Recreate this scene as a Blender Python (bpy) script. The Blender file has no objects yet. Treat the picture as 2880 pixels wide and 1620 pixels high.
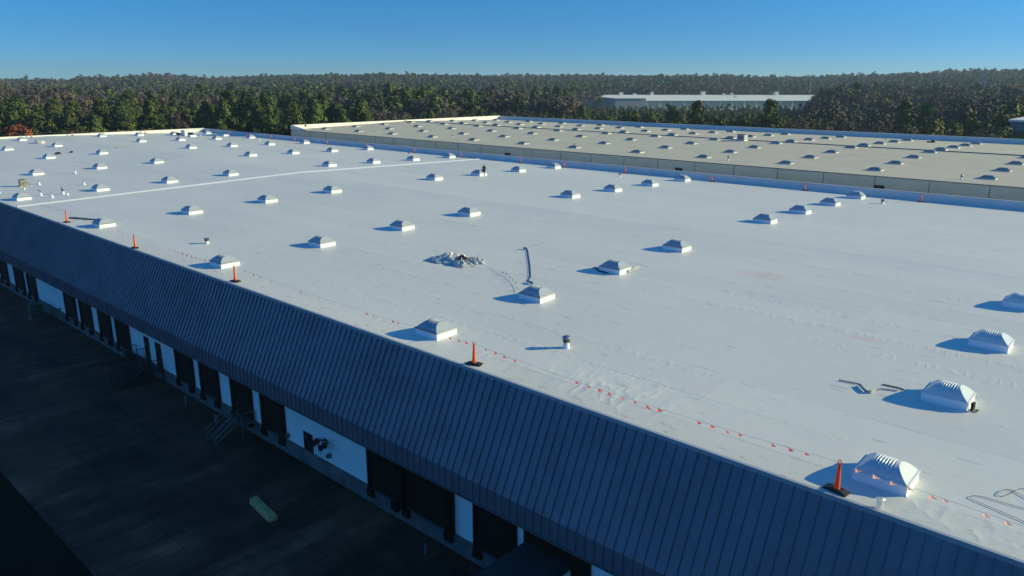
import bpy, bmesh, math, random
import numpy as np
from mathutils import Vector, Matrix, noise
rad = math.radians
S = 1.6          # metres per layout unit
GZ = -7.28       # ground level in layout units (0 = roof eave)
rng = random.Random(7)
scn = bpy.context.scene
col = scn.collection

def P(x, y, z=0.0):
    return Vector((x*S, y*S, (z-GZ)*S))

# ------------------------------------------------------------------ camera
YAW, PITCH, ROLL = -0.7320, 0.2700, 0.0030
PITCH = 0.2700
cam = bpy.data.objects.new('camera', bpy.data.cameras.new('camera'))
col.objects.link(cam)
fwd = Vector((math.sin(YAW)*math.cos(PITCH), math.cos(YAW)*math.cos(PITCH), -math.sin(PITCH)))
right = Vector((math.cos(YAW), -math.sin(YAW), 0))
up = right.cross(fwd)
r2 = right*math.cos(ROLL) + up*math.sin(ROLL)
u2 = -right*math.sin(ROLL) + up*math.cos(ROLL)
M = Matrix((r2, u2, -fwd)).transposed().to_4x4()
M.translation = P(0, 0, 10)
cam.matrix_world = M
cam.data.sensor_width = 36
cam.data.lens = 36*2101.6/2880
cam.data.clip_start = 0.5
cam.data.clip_end = 20000
scn.camera = cam

# ------------------------------------------------------------------ light
SUN_AZ, SUN_EL = 44.5, 18.5        # azimuth measured from +X towards +Y
sd = Vector((math.cos(rad(SUN_AZ))*math.cos(rad(SUN_EL)), math.sin(rad(SUN_AZ))*math.cos(rad(SUN_EL)), math.sin(rad(SUN_EL))))
sun = bpy.data.objects.new('sun', bpy.data.lights.new('sun', 'SUN'))
col.objects.link(sun)
sun.rotation_euler = sd.to_track_quat('Z', 'Y').to_euler()
sun.location = P(60, 60, 80)
sun.data.energy = 4.65
sun.data.angle = rad(0.5)
sun.data.color = (1.0, 0.89, 0.42)
w = bpy.data.worlds.new('World')
scn.world = w
w.use_nodes = True
nt = w.node_tree
nt.nodes.clear()
N = nt.nodes.new; L = nt.links.new
out = N('ShaderNodeOutputWorld'); bg = N('ShaderNodeBackground')
sky = N('ShaderNodeTexSky'); sky.sky_type = 'NISHITA'; sky.sun_disc = False
sky.sun_elevation = rad(SUN_EL); sky.sun_rotation = rad(90-SUN_AZ)
sky.air_density = 1.0; sky.dust_density = 0.3; sky.ozone_density = 3.0
tc = N('ShaderNodeTexCoord'); sx_ = N('ShaderNodeSeparateXYZ'); cx_ = N('ShaderNodeCombineXYZ')
def wm(op, a, b_):
    q = N('ShaderNodeMath'); q.operation = op
    for i, v in enumerate((a, b_)):
        if isinstance(v, (int, float)): q.inputs[i].default_value = v
        else: L(v, q.inputs[i])
    return q.outputs[0]
# clear winter air: the blue deepens quickly above the horizon, then stays even
L(tc.outputs['Generated'], sx_.inputs[0])
zc = wm('MAXIMUM', sx_.outputs['Z'], 0.0)
z2_ = wm('ADD', wm('DIVIDE', wm('MULTIPLY', zc, 3.0), wm('ADD', wm('MULTIPLY', zc, 4.0), 1.0)), 0.05)
L(sx_.outputs['X'], cx_.inputs[0]); L(sx_.outputs['Y'], cx_.inputs[1]); L(z2_, cx_.inputs[2])
vn = N('ShaderNodeVectorMath'); vn.operation = 'NORMALIZE'
L(cx_.outputs[0], vn.inputs[0]); L(vn.outputs[0], sky.inputs[0])
hs = N('ShaderNodeHueSaturation'); hs.inputs['Saturation'].default_value = 1.28
mx = N('ShaderNodeMix'); mx.data_type = 'RGBA'; mx.blend_type = 'MULTIPLY'; mx.inputs[0].default_value = 1
mx.inputs['B'].default_value = (0.44, 0.86, 1.02, 1)
rp = N('ShaderNodeValToRGB'); rp.color_ramp.elements[0].position = 0.0; rp.color_ramp.elements[1].position = 0.085
rp.color_ramp.elements[0].color = (1.0, .78, .80, 1); rp.color_ramp.elements[1].color = (.90, 1, 1, 1)
L(zc, rp.inputs[0]); hz = N('ShaderNodeMix'); hz.data_type = 'RGBA'; hz.blend_type = 'MULTIPLY'; hz.inputs[0].default_value = 1
L(hs.outputs[0], hz.inputs['A']); L(rp.outputs[0], hz.inputs['B'])
L(sky.outputs[0], hs.inputs['Color']); L(hz.outputs['Result'], mx.inputs['A']); L(mx.outputs['Result'], bg.inputs[0])
bg.inputs[1].default_value = 0.125
L(bg.outputs[0], out.inputs[0])
scn.view_settings.view_transform = 'Standard'
scn.view_settings.look = 'None'
scn.view_settings.exposure = 0.3
scn.view_settings.gamma = 1.0
scn.render.resolution_x = 1024; scn.render.resolution_y = 576
scn.render.engine = 'CYCLES'

# ------------------------------------------------------------------ helpers
def mat(name, c, rough=0.6, metal=0.0, var=0.0, vscale=1.0, c2=None, bump=0.0, bscale=5.0, spec=0.5, trans=0.0):
    m = bpy.data.materials.new(name); m.use_nodes = True
    t = m.node_tree; b = t.nodes['Principled BSDF']
    b.inputs['Base Color'].default_value = (*c, 1)
    b.inputs['Roughness'].default_value = rough
    b.inputs['Metallic'].default_value = metal
    b.inputs['Specular IOR Level'].default_value = spec
    tcn = t.nodes.new('ShaderNodeTexCoord')
    if var or c2:
        n = t.nodes.new('ShaderNodeTexNoise'); n.inputs['Scale'].default_value = vscale; n.inputs['Detail'].default_value = 5
        t.links.new(tcn.outputs['Object'], n.inputs['Vector'])
        r = t.nodes.new('ShaderNodeValToRGB')
        a = c2 if c2 else tuple(max(0, x*(1-var)) for x in c)
        r.color_ramp.elements[0].position = 0.35; r.color_ramp.elements[1].position = 0.65
        r.color_ramp.elements[0].color = (*a, 1); r.color_ramp.elements[1].color = (*[min(1, x*(1+var*0.5)) for x in c], 1)
        t.links.new(n.outputs['Fac'], r.inputs['Fac']); t.links.new(r.outputs['Color'], b.inputs['Base Color'])
    if bump:
        n2 = t.nodes.new('ShaderNodeTexNoise'); n2.inputs['Scale'].default_value = bscale; n2.inputs['Detail'].default_value = 4
        t.links.new(tcn.outputs['Object'], n2.inputs['Vector'])
        bp = t.nodes.new('ShaderNodeBump'); bp.inputs['Strength'].default_value = bump; bp.inputs['Distance'].default_value = 0.05
        t.links.new(n2.outputs['Fac'], bp.inputs['Height']); t.links.new(bp.outputs['Normal'], b.inputs['Normal'])
    return m

class MB:
    """collects geometry in layout units (local to the thing)"""
    def __init__(s): s.v = []; s.f = []
    def add(s, vs, fs):
        o = len(s.v); s.v += [tuple(v) for v in vs]; s.f += [tuple(i+o for i in f) for f in fs]; return s
    def box(s, x0, x1, y0, y1, z0, z1):
        return s.add([(x0,y0,z0),(x1,y0,z0),(x1,y1,z0),(x0,y1,z0),(x0,y0,z1),(x1,y0,z1),(x1,y1,z1),(x0,y1,z1)],
                     [(0,3,2,1),(4,5,6,7),(0,1,5,4),(1,2,6,5),(2,3,7,6),(3,0,4,7)])
    def quad(s, a, b, c, d): return s.add([a,b,c,d], [(0,1,2,3)])
    def lathe(s, prof, n=16, cx=0, cy=0, cz=0, cap=True):
        vs = [(cx+r*math.cos(2*math.pi*k/n), cy+r*math.sin(2*math.pi*k/n), cz+z) for r, z in prof for k in range(n)]
        fs = [(i*n+k, i*n+(k+1)%n, (i+1)*n+(k+1)%n, (i+1)*n+k) for i in range(len(prof)-1) for k in range(n)]
        if cap:
            fs.append(tuple(reversed(range(n)))); fs.append(tuple((len(prof)-1)*n+k for k in range(n)))
        return s.add(vs, fs)
    def tube(s, pts, r, n=6, rr=None):
        pts = [Vector(p) for p in pts]
        vs = []; fs = []
        for i, p in enumerate(pts):
            d = (pts[min(i+1, len(pts)-1)] - pts[max(i-1, 0)])
            if d.length < 1e-9: d = Vector((0,0,1))
            d.normalize()
            a = d.orthogonal() if abs(d.z) > .95 else d.cross(Vector((0,0,1)))
            a.normalize(); b = d.cross(a)
            q = r if rr is None else rr[i]
            vs += [p + (a*math.cos(2*math.pi*k/n) + b*math.sin(2*math.pi*k/n))*q for k in range(n)]
        for i in range(len(pts)-1):
            fs += [(i*n+k, i*n+(k+1)%n, (i+1)*n+(k+1)%n, (i+1)*n+k) for k in range(n)]
        fs += [tuple(reversed(range(n))), tuple((len(pts)-1)*n+k for k in range(n))]
        return s.add(vs, fs)
    def mesh(s, name, m, smooth=False, angle=None):
        me = bpy.data.meshes.new(name)
        me.from_pydata([(x*S, y*S, z*S) for x, y, z in s.v], [], s.f)
        for q in (m if isinstance(m, (list, tuple)) else [m]): me.materials.append(q)
        if smooth:
            me.polygons.foreach_set('use_smooth', [True]*len(me.polygons))
            if angle: me.set_sharp_from_angle(angle=rad(angle))
        me.update(); return me
    def build(s, name, m, parent=None, smooth=False, angle=None, loc=None):
        o = bpy.data.objects.new(name, s.mesh(name, m, smooth, angle)); col.objects.link(o)
        if parent: o.parent = parent
        if loc is not None: o.location = loc
        return o

def tag(o, label=None, cat=None, group=None, kind=None):
    if label: o['label'] = label
    if cat: o['category'] = cat
    if group: o['group'] = group
    if kind: o['kind'] = kind
    return o
def thing(name, loc, label, cat, group=None, rz=0):
    o = bpy.data.objects.new(name, None); col.objects.link(o)
    o.location = loc; o.rotation_euler = (0, 0, rz); o.empty_display_size = 0.2
    return tag(o, label, cat, group)
def dup(root, loc, label, rz=None, group=None, scale=None):
    r = root.copy(); col.objects.link(r); r.location = loc
    if rz is not None: r.rotation_euler = (0, 0, rz)
    if scale: r.scale = scale
    r['label'] = label
    if group: r['group'] = group
    for ch in list(root.children):
        c = ch.copy(); col.objects.link(c); c.parent = r
        for g in list(ch.children):
            d = g.copy(); col.objects.link(d); d.parent = c
    return r
def ordi(n):
    return {1: 'first', 2: 'second', 3: 'third', 4: 'fourth', 5: 'fifth', 6: 'sixth', 7: 'seventh', 8: 'eighth', 9: 'ninth', 10: 'tenth', 11: 'eleventh', 12: 'twelfth'}.get(n) or (str(n) + ('th' if 10 <= n % 100 <= 20 else {1: 'st', 2: 'nd', 3: 'rd'}.get(n % 10, 'th')))

# ------------------------------------------------------------------ roof shape
YE, YR, YF, XB, XN = 17.83, 44.34, 72.9, -149.5, 14.0
PH = .59
SL = 0.0203
def rz1(y): return SL*(min(y, 2*YR-y)-YE)
K2 = 1.05
def zk(z): return 10-(10-z)*K2
Y2, YR2, YF2, XB2, Z2, SL2 = 72.9*K2, 97.9*K2, 125.9*K2, -117.4*K2, zk(1.79), 0.0215
def rz2(y): return Z2 + SL2*(min(y, 2*YR2-y)-Y2)

# ------------------------------------------------------------------ materials
def membrane():
    m = bpy.data.materials.new('white_membrane'); m.use_nodes = True
    t = m.node_tree; n = t.nodes; l = t.links; b = n['Principled BSDF']
    tcn = n.new('ShaderNodeTexCoord'); sep = n.new('ShaderNodeSeparateXYZ'); l.new(tcn.outputs['Object'], sep.inputs[0])
    def math_(op, a, bb=None):
        q = n.new('ShaderNodeMath'); q.operation = op
        for i, v in enumerate((a, bb)):
            if v is None: continue
            if isinstance(v, (int, float)): q.inputs[i].default_value = v
            else: l.new(v, q.inputs[i])
        return q.outputs[0]
    def noise_(scale, detail=4, vec=None, rough=.5):
        q = n.new('ShaderNodeTexNoise'); q.inputs['Scale'].default_value = scale; q.inputs['Detail'].default_value = detail; q.inputs['Roughness'].default_value = rough
        l.new(vec if vec is not None else tcn.outputs['Object'], q.inputs['Vector']); return q.outputs['Fac']
    def mapv(sx, sy, sz=1, rz=0):
        q = n.new('ShaderNodeMapping'); q.inputs['Scale'].default_value = (sx, sy, sz); q.inputs['Rotation'].default_value = (0, 0, rz)
        l.new(tcn.outputs['Object'], q.inputs[0]); return q.outputs[0]
    def ramp(fac, p0, p1, c0, c1):
        q = n.new('ShaderNodeValToRGB'); q.color_ramp.elements[0].position = p0; q.color_ramp.elements[1].position = p1
        q.color_ramp.elements[0].color = c0; q.color_ramp.elements[1].color = c1; l.new(fac, q.inputs[0]); return q.outputs[0]
    def mix(mode, fac, a, bb):
        q = n.new('ShaderNodeMix'); q.data_type = 'RGBA'; q.blend_type = mode
        if isinstance(fac, (int, float)): q.inputs[0].default_value = fac
        else: l.new(fac, q.inputs[0])
        for k, v in (('A', a), ('B', bb)):
            if isinstance(v, tuple): q.inputs[k].default_value = v
            else: l.new(v, q.inputs[k])
        return q.outputs['Result']
    base = ramp(noise_(0.06, 5), .3, .7, (.735, .74, .725, 1), (.805, .80, .77, 1))
    # faint sheets of slightly different white, 3 m wide, running along the eave
    wn = n.new('ShaderNodeTexWhiteNoise'); wn.noise_dimensions = '2D'
    cmb = n.new('ShaderNodeCombineXYZ')
    sy = math_('FLOOR', math_('MULTIPLY', sep.outputs['Y'], 1/3.05))
    sx = math_('FLOOR', math_('MULTIPLY', math_('ADD', sep.outputs['X'], math_('MULTIPLY', sy, 9.7)), 1/30.0))
    l.new(sy, cmb.inputs[0]); l.new(sx, cmb.inputs[1]); l.new(cmb.outputs[0], wn.inputs['Vector'])
    base = mix('MULTIPLY', 1.0, base, ramp(wn.outputs['Value'], 0, 1, (.935, .94, .95, 1), (1, 1, 1, 1)))
    # seams every 3 m: thin, broken by noise
    fr = math_('FRACT', math_('MULTIPLY', sep.outputs['Y'], 1/3.05))
    near0 = math_('ABSOLUTE', math_('SUBTRACT', fr, .5))
    seam = math_('GREATER_THAN', near0, .4875)
    brk = ramp(noise_(1.0, 3, mapv(.12, .9)), .45, .62, (0, 0, 0, 1), (1, 1, 1, 1))
    base = mix('MULTIPLY', math_('MULTIPLY', seam, math_('MULTIPLY', brk, .42)), base, (.5, .55, .62, 1))
    # dashes of dirt and puddle marks stretched along the sheets
    sp = ramp(noise_(1.0, 2, mapv(.55, 3.0)), .68, .71, (0, 0, 0, 1), (1, 1, 1, 1))
    base = mix('MULTIPLY', math_('MULTIPLY', sp, .45), base, (.50, .55, .62, 1))
    st = ramp(noise_(.25, 6, None, .65), .62, .80, (0, 0, 0, 1), (1, 1, 1, 1))
    base = mix('MULTIPLY', math_('MULTIPLY', st, .22), base, (.85, .78, .68, 1))
    # boot marks and grit close to the eave
    ey = math_('MULTIPLY', math_('SUBTRACT', 31.5, sep.outputs['Y']), .35)
    eyc = n.new('ShaderNodeClamp'); l.new(ey, eyc.inputs[0])
    gr = ramp(noise_(1.6, 4, mapv(.8, 1.3)), .60, .68, (0, 0, 0, 1), (1, 1, 1, 1))
    base = mix('MULTIPLY', math_('MULTIPLY', math_('MULTIPLY', gr, eyc.outputs[0]), .55), base, (.62, .52, .40, 1))
    base = mix('MULTIPLY', math_('MULTIPLY', eyc.outputs[0], .35), base, (.97, .93, .86, 1))
    # one rusty ponding stain
    def spot(cx, cy, rx, ry, colr, amt):
        nonlocal base
        dx = math_('MULTIPLY', math_('SUBTRACT', sep.outputs['X'], cx), 1/rx); dy = math_('MULTIPLY', math_('SUBTRACT', sep.outputs['Y'], cy), 1/ry)
        d = math_('ADD', math_('MULTIPLY', dx, dx), math_('MULTIPLY', dy, dy))
        q = math_('SUBTRACT', 1.0, math_('ADD', d, math_('MULTIPLY', math_('SUBTRACT', noise_(1.3, 4), .5), 1.2)))
        cl = n.new('ShaderNodeClamp'); l.new(q, cl.inputs[0])
        base = mix('MULTIPLY', math_('MULTIPLY', cl.outputs[0], amt), base, colr)
    spot(-15.3*S, 36.5*S, 2.6, 1.4, (1, .76, .68, 1), .5)
    spot(-8.2*S, 30.0*S, 1.3, .5, (1, .78, .68, 1), .55)
    spot(-13.0*S, 33.0*S, 5.0, 1.0, (.82, .86, .95, 1), .3)
    l.new(base, b.inputs['Base Color'])
    b.inputs['Roughness'].default_value = .46
    b.inputs['Specular IOR Level'].default_value = .35
    # wrinkles: patches of short ridges running across the sheet, plus soft waviness
    def ridge(f, k):
        q = math_('SUBTRACT', 1.0, math_('MULTIPLY', math_('ABSOLUTE', math_('SUBTRACT', f, .5)), k))
        cl = n.new('ShaderNodeClamp'); l.new(q, cl.inputs[0]); return cl.outputs[0]
    patch = ramp(noise_(.10, 3, mapv(.5, 1.6)), .55, .64, (0, 0, 0, 1), (1, 1, 1, 1))
    patch2 = ramp(noise_(.07, 3, mapv(.8, 1.2, 1, .4)), .46, .58, (0, 0, 0, 1), (1, 1, 1, 1))
    band = ramp(near0, .30, .42, (0, 0, 0, 1), (1, 1, 1, 1))
    pbd = ramp(noise_(.06, 3, mapv(.55, 1.3)), .47, .56, (0, 0, 0, 1), (1, 1, 1, 1))
    folds = math_('MULTIPLY', math_('MULTIPLY', ridge(noise_(1.0, 1, mapv(1.5, .5, 1, rad(34))), 9), band), pbd)
    creases = math_('MULTIPLY', ridge(noise_(1.0, 1, mapv(.55, 2.3, 1, rad(-32))), 14), patch2)
    def blob_(cx, cy, rx, ry):
        dx = math_('MULTIPLY', math_('SUBTRACT', sep.outputs['X'], cx), 1/rx); dy = math_('MULTIPLY', math_('SUBTRACT', sep.outputs['Y'], cy), 1/ry)
        q = math_('SUBTRACT', 1.0, math_('ADD', math_('MULTIPLY', dx, dx), math_('MULTIPLY', dy, dy))); cl = n.new('ShaderNodeClamp'); l.new(q, cl.inputs[0]); return cl.outputs[0]
    curl = math_('MULTIPLY', ridge(noise_(1.0, 1, mapv(.95, .55, 1, rad(-50))), 7), math_('ADD', blob_(-13.2*S, 19.4*S, 5.5, 2.4), math_('MULTIPLY', blob_(-2.6*S, 18.6*S, 3.5, 1.2), .8)))
    hgt = math_('ADD', math_('MULTIPLY', folds, .012), math_('MULTIPLY', creases, .0025))
    hgt = math_('ADD', hgt, math_('MULTIPLY', curl, .026))
    hgt = math_('ADD', hgt, math_('MULTIPLY', noise_(.7, 3), .016))
    hgt = math_('ADD', hgt, math_('MULTIPLY', seam, .008))
    bp = n.new('ShaderNodeBump'); bp.inputs['Strength'].default_value = .8; bp.inputs['Distance'].default_value = 1.0
    l.new(hgt, bp.inputs['Height']); l.new(bp.outputs[0], b.inputs['Normal'])
    return m

m_mem = membrane()
m_curb = mat('white_flashing', (.80, .85, .96), .45, var=.06, vscale=2, bump=.25, bscale=6)
m_dome = mat('acrylic_gloss_lifted', (.62, .67, .74), .28, var=.04, vscale=1.5, spec=.6)  # front-row copy of the dome acrylic; brighter look of gloss put into its colour
m_frame = mat('aluminium_frame', (.30, .33, .38), .4, metal=.7)
m_frame_w = mat('painted_frame', (.70, .74, .82), .45)
m_mans = mat('slate_standing_seam_metal', (.20, .185, .235), .42, metal=.25, var=.16, vscale=.35, bump=.25, bscale=.9, spec=.5)
m_rib = mat('slate_seam_rib', (.05, .055, .07), .42, metal=.25)
m_cope = mat('coping_metal', (.46, .50, .58), .45, metal=.2, var=.08, vscale=.5)
m_wall = mat('white_painted_block', (.88, .92, .96), .6, var=.05, vscale=.5, bump=.15, bscale=14)
m_base = mat('dock_concrete', (.13, .13, .14), .85, var=.35, vscale=.7, bump=.3, bscale=8)
m_dark = mat('black_seal_foam', (.006, .005, .004), .85, var=.3, vscale=3, spec=.15)
m_door = mat('dark_overhead_door', (.009, .008, .006), .7, var=.2, vscale=2, spec=.15)
m_black = mat('black_rubber', (.018, .017, .018), .6, var=.3, vscale=6)
m_orange = mat('orange_polyethylene', (.98, .17, .03), .42, var=.10, vscale=6)
m_steel = mat('galvanised_steel', (.45, .47, .48), .38, metal=.85, var=.15, vscale=8)
m_steel_d = mat('dull_steel', (.16, .17, .18), .5, metal=.5, var=.2, vscale=4)
m_pink = mat('faded_red_pennant', (.95, .16, .14), .6, var=.15, vscale=9)
m_rope = mat('pale_rope', (.60, .48, .44), .8)
_t = m_pink.node_tree; _b = _t.nodes['Principled BSDF']; _tl = _t.nodes.new('ShaderNodeBsdfTranslucent'); _mx = _t.nodes.new('ShaderNodeMixShader'); _tl.inputs[0].default_value = (.95, .22, .18, 1)
_mx.inputs[0].default_value = .45; _t.links.new(_b.outputs[0], _mx.inputs[1]); _t.links.new(_tl.outputs[0], _mx.inputs[2]); _t.links.new(_mx.outputs[0], _t.nodes['Material Output'].inputs[0])
m_tan = mat('tan_ballasted_membrane', (.60, .555, .46), .8, var=.06, vscale=.25, bump=.25, bscale=5)
m_panel = mat('precast_panel', (.78, .66, .50), .8, var=.06, vscale=.3, bump=.1, bscale=6)
m_joint = mat('panel_joint', (.10, .10, .10), .8)
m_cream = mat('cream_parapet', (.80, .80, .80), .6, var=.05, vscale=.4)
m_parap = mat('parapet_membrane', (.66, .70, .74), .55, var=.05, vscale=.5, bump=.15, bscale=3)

# ------------------------------------------------------------------ terrain
RIDGE = [(-90, 4.0), (-75.4, 4.2), (-71.8, 4.6), (-70.6, 9.0), (-66.4, 10.2), (-62.4, 9.2), (-60.3, 12.4), (-50.4, 14.4), (-38.7, 13.8), (-30.1, 14.0), (-21.9, 12.4), (-14.6, 15.6), (-8.6, 19.0), (10, 20)]
def ground_z(x, y):
    """rolling hills: a far ridge with a nearer, lower one in front"""
    d = math.hypot(x, y)
    a = math.degrees(math.atan2(x, y))   # 0 = +y, negative to the left
    amp = float(np.interp(a, [r[0] for r in RIDGE], [r[1] for r in RIDGE]))
    t = max(0.0, min(1, (d-430)/720.0)); t = t*t*(3-2*t)
    h = amp*t
    if d > 1150: h -= (d-1150)*.004
    h += max(0, min(1, (d-430)/300))*max(0.25, 1-abs(d-800)/500)*(4.0*noise.noise(Vector((x*.0040, y*.0040, 3.1))) + 1.6*noise.noise(Vector((x*.010, y*.010, 8.1))))
    if a > -20: h += 2.5*max(0, min(1, (d-230)/150))*min(1, (a+20)/8)
    return GZ + min(h, 26)
def build_terrain():
    mb = MB()
    az = [rad(-115+ k*2.5) for k in range(70)]
    ds = [0.0] + [20*1.085**k for k in range(64)]
    ds = [d for d in ds if d < 3200] + [3200]
    vs = []
    for d in ds:
        for a in az:
            x, y = d*math.sin(a), d*math.cos(a)
            vs.append((x, y, ground_z(x, y) - GZ - (.0 if d > 0 else 0)))
    n = len(az); fs = []
    for i in range(len(ds)-1):
        for k in range(n-1):
            fs.append((i*n+k, (i+1)*n+k, (i+1)*n+k+1, i*n+k+1) if i else (k, n+k, n+k+1))
    mb.add(vs, fs)
    # flat ground behind the viewer
    mb.quad((-400, -400, -.02), (400, -400, -.02), (400, 60, -.02), (-400, 60, -.02))
    m = mat('forest_floor', (.035, .036, .022), .95, c2=(.06, .045, .03), vscale=.05, bump=.6, bscale=.6)
    o = mb.build('ground', m, smooth=True); tag(o, kind='structure')
build_terrain()

def yard():
    m = bpy.data.materials.new('stained_concrete'); m.use_nodes = True
    t = m.node_tree; n = t.nodes; l = t.links; b = n['Principled BSDF']
    tcn = n.new('ShaderNodeTexCoord')
    def nz(scale, sx=1, sy=1, detail=5, rz=0):
        mp = n.new('ShaderNodeMapping'); mp.inputs['Scale'].default_value = (sx, sy, 1); mp.inputs['Rotation'].default_value = (0, 0, rz); l.new(tcn.outputs['Object'], mp.inputs[0])
        q = n.new('ShaderNodeTexNoise'); q.inputs['Scale'].default_value = scale; q.inputs['Detail'].default_value = detail; q.inputs['Roughness'].default_value = .6; l.new(mp.outputs[0], q.inputs['Vector']); return q.outputs['Fac']
    def ramp(f, p0, p1, c0, c1):
        q = n.new('ShaderNodeValToRGB'); q.color_ramp.elements[0].position = p0; q.color_ramp.elements[1].position = p1; q.color_ramp.elements[0].color = (*c0, 1); q.color_ramp.elements[1].color = (*c1, 1); l.new(f, q.inputs[0]); return q.outputs[0]
    def mul(a, bb):
        q = n.new('ShaderNodeMix'); q.data_type = 'RGBA'; q.blend_type = 'MULTIPLY'; q.inputs[0].default_value = 1; l.new(a, q.inputs['A']); l.new(bb, q.inputs['B']); return q.outputs['Result']
    c = ramp(nz(.12, 1, 1, 6), .34, .68, (.016, .012, .010), (.115, .095, .08))
    c = mul(c, ramp(nz(.5, 1.6, .18, 5, rad(12)), .3, .62, (.45, .45, .46), (1.25, 1.22, 1.2)))      # tyre tracks backing into the docks
    c = mul(c, ramp(nz(.35, .3, 1.5, 4), .35, .6, (.7, .7, .7), (1, 1, 1))); c = mul(c, ramp(nz(.22, 1, .45, 6, rad(-35)), .52, .66, (.8, .8, .8), (1.7, 1.7, 1.8)))
    # slab joints
    br = n.new('ShaderNodeTexBrick'); br.offset = 0; br.inputs['Scale'].default_value = 1; br.inputs['Mortar Size'].default_value = .035; br.inputs['Brick Width'].default_value = 6; br.inputs['Row Height'].default_value = 5.4
    br.inputs['Color1'].default_value = (1, 1, 1, 1); br.inputs['Color2'].default_value = (.8, .8, .8, 1); br.inputs['Mortar'].default_value = (.35, .35, .35, 1); br.inputs['Mortar Smooth'].default_value = .3
    l.new(tcn.outputs['Object'], br.inputs['Vector'])
    c = mul(c, br.outputs['Color']); cc_ = n.new('ShaderNodeRGB'); cc_.outputs[0].default_value = (2.5, 1.02, .62, 1); c = mul(c, cc_.outputs[0])
    l.new(c, b.inputs['Base Color']); b.inputs['Roughness'].default_value = .8; b.inputs['Specular IOR Level'].default_value = .3
    mb = MB(); mb.box(-175, 30, 7.2, 17.2, -.15, .05)
    tag(mb.build('loading_apron', m, loc=P(0, 0, GZ)), kind='structure')
    m2 = mat('dark_verge', (.006, .005, .004), .95, c2=(.009, .007, .005), vscale=.6, bump=.5, bscale=3, spec=.1)
    mb = MB(); mb.box(-175, 30, -60, 7.2, -.15, .02)
    tag(mb.build('dark_asphalt', m2, loc=P(0, 0, GZ)), kind='structure')
yard()
O0 = P(0, 0, 0)

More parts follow.
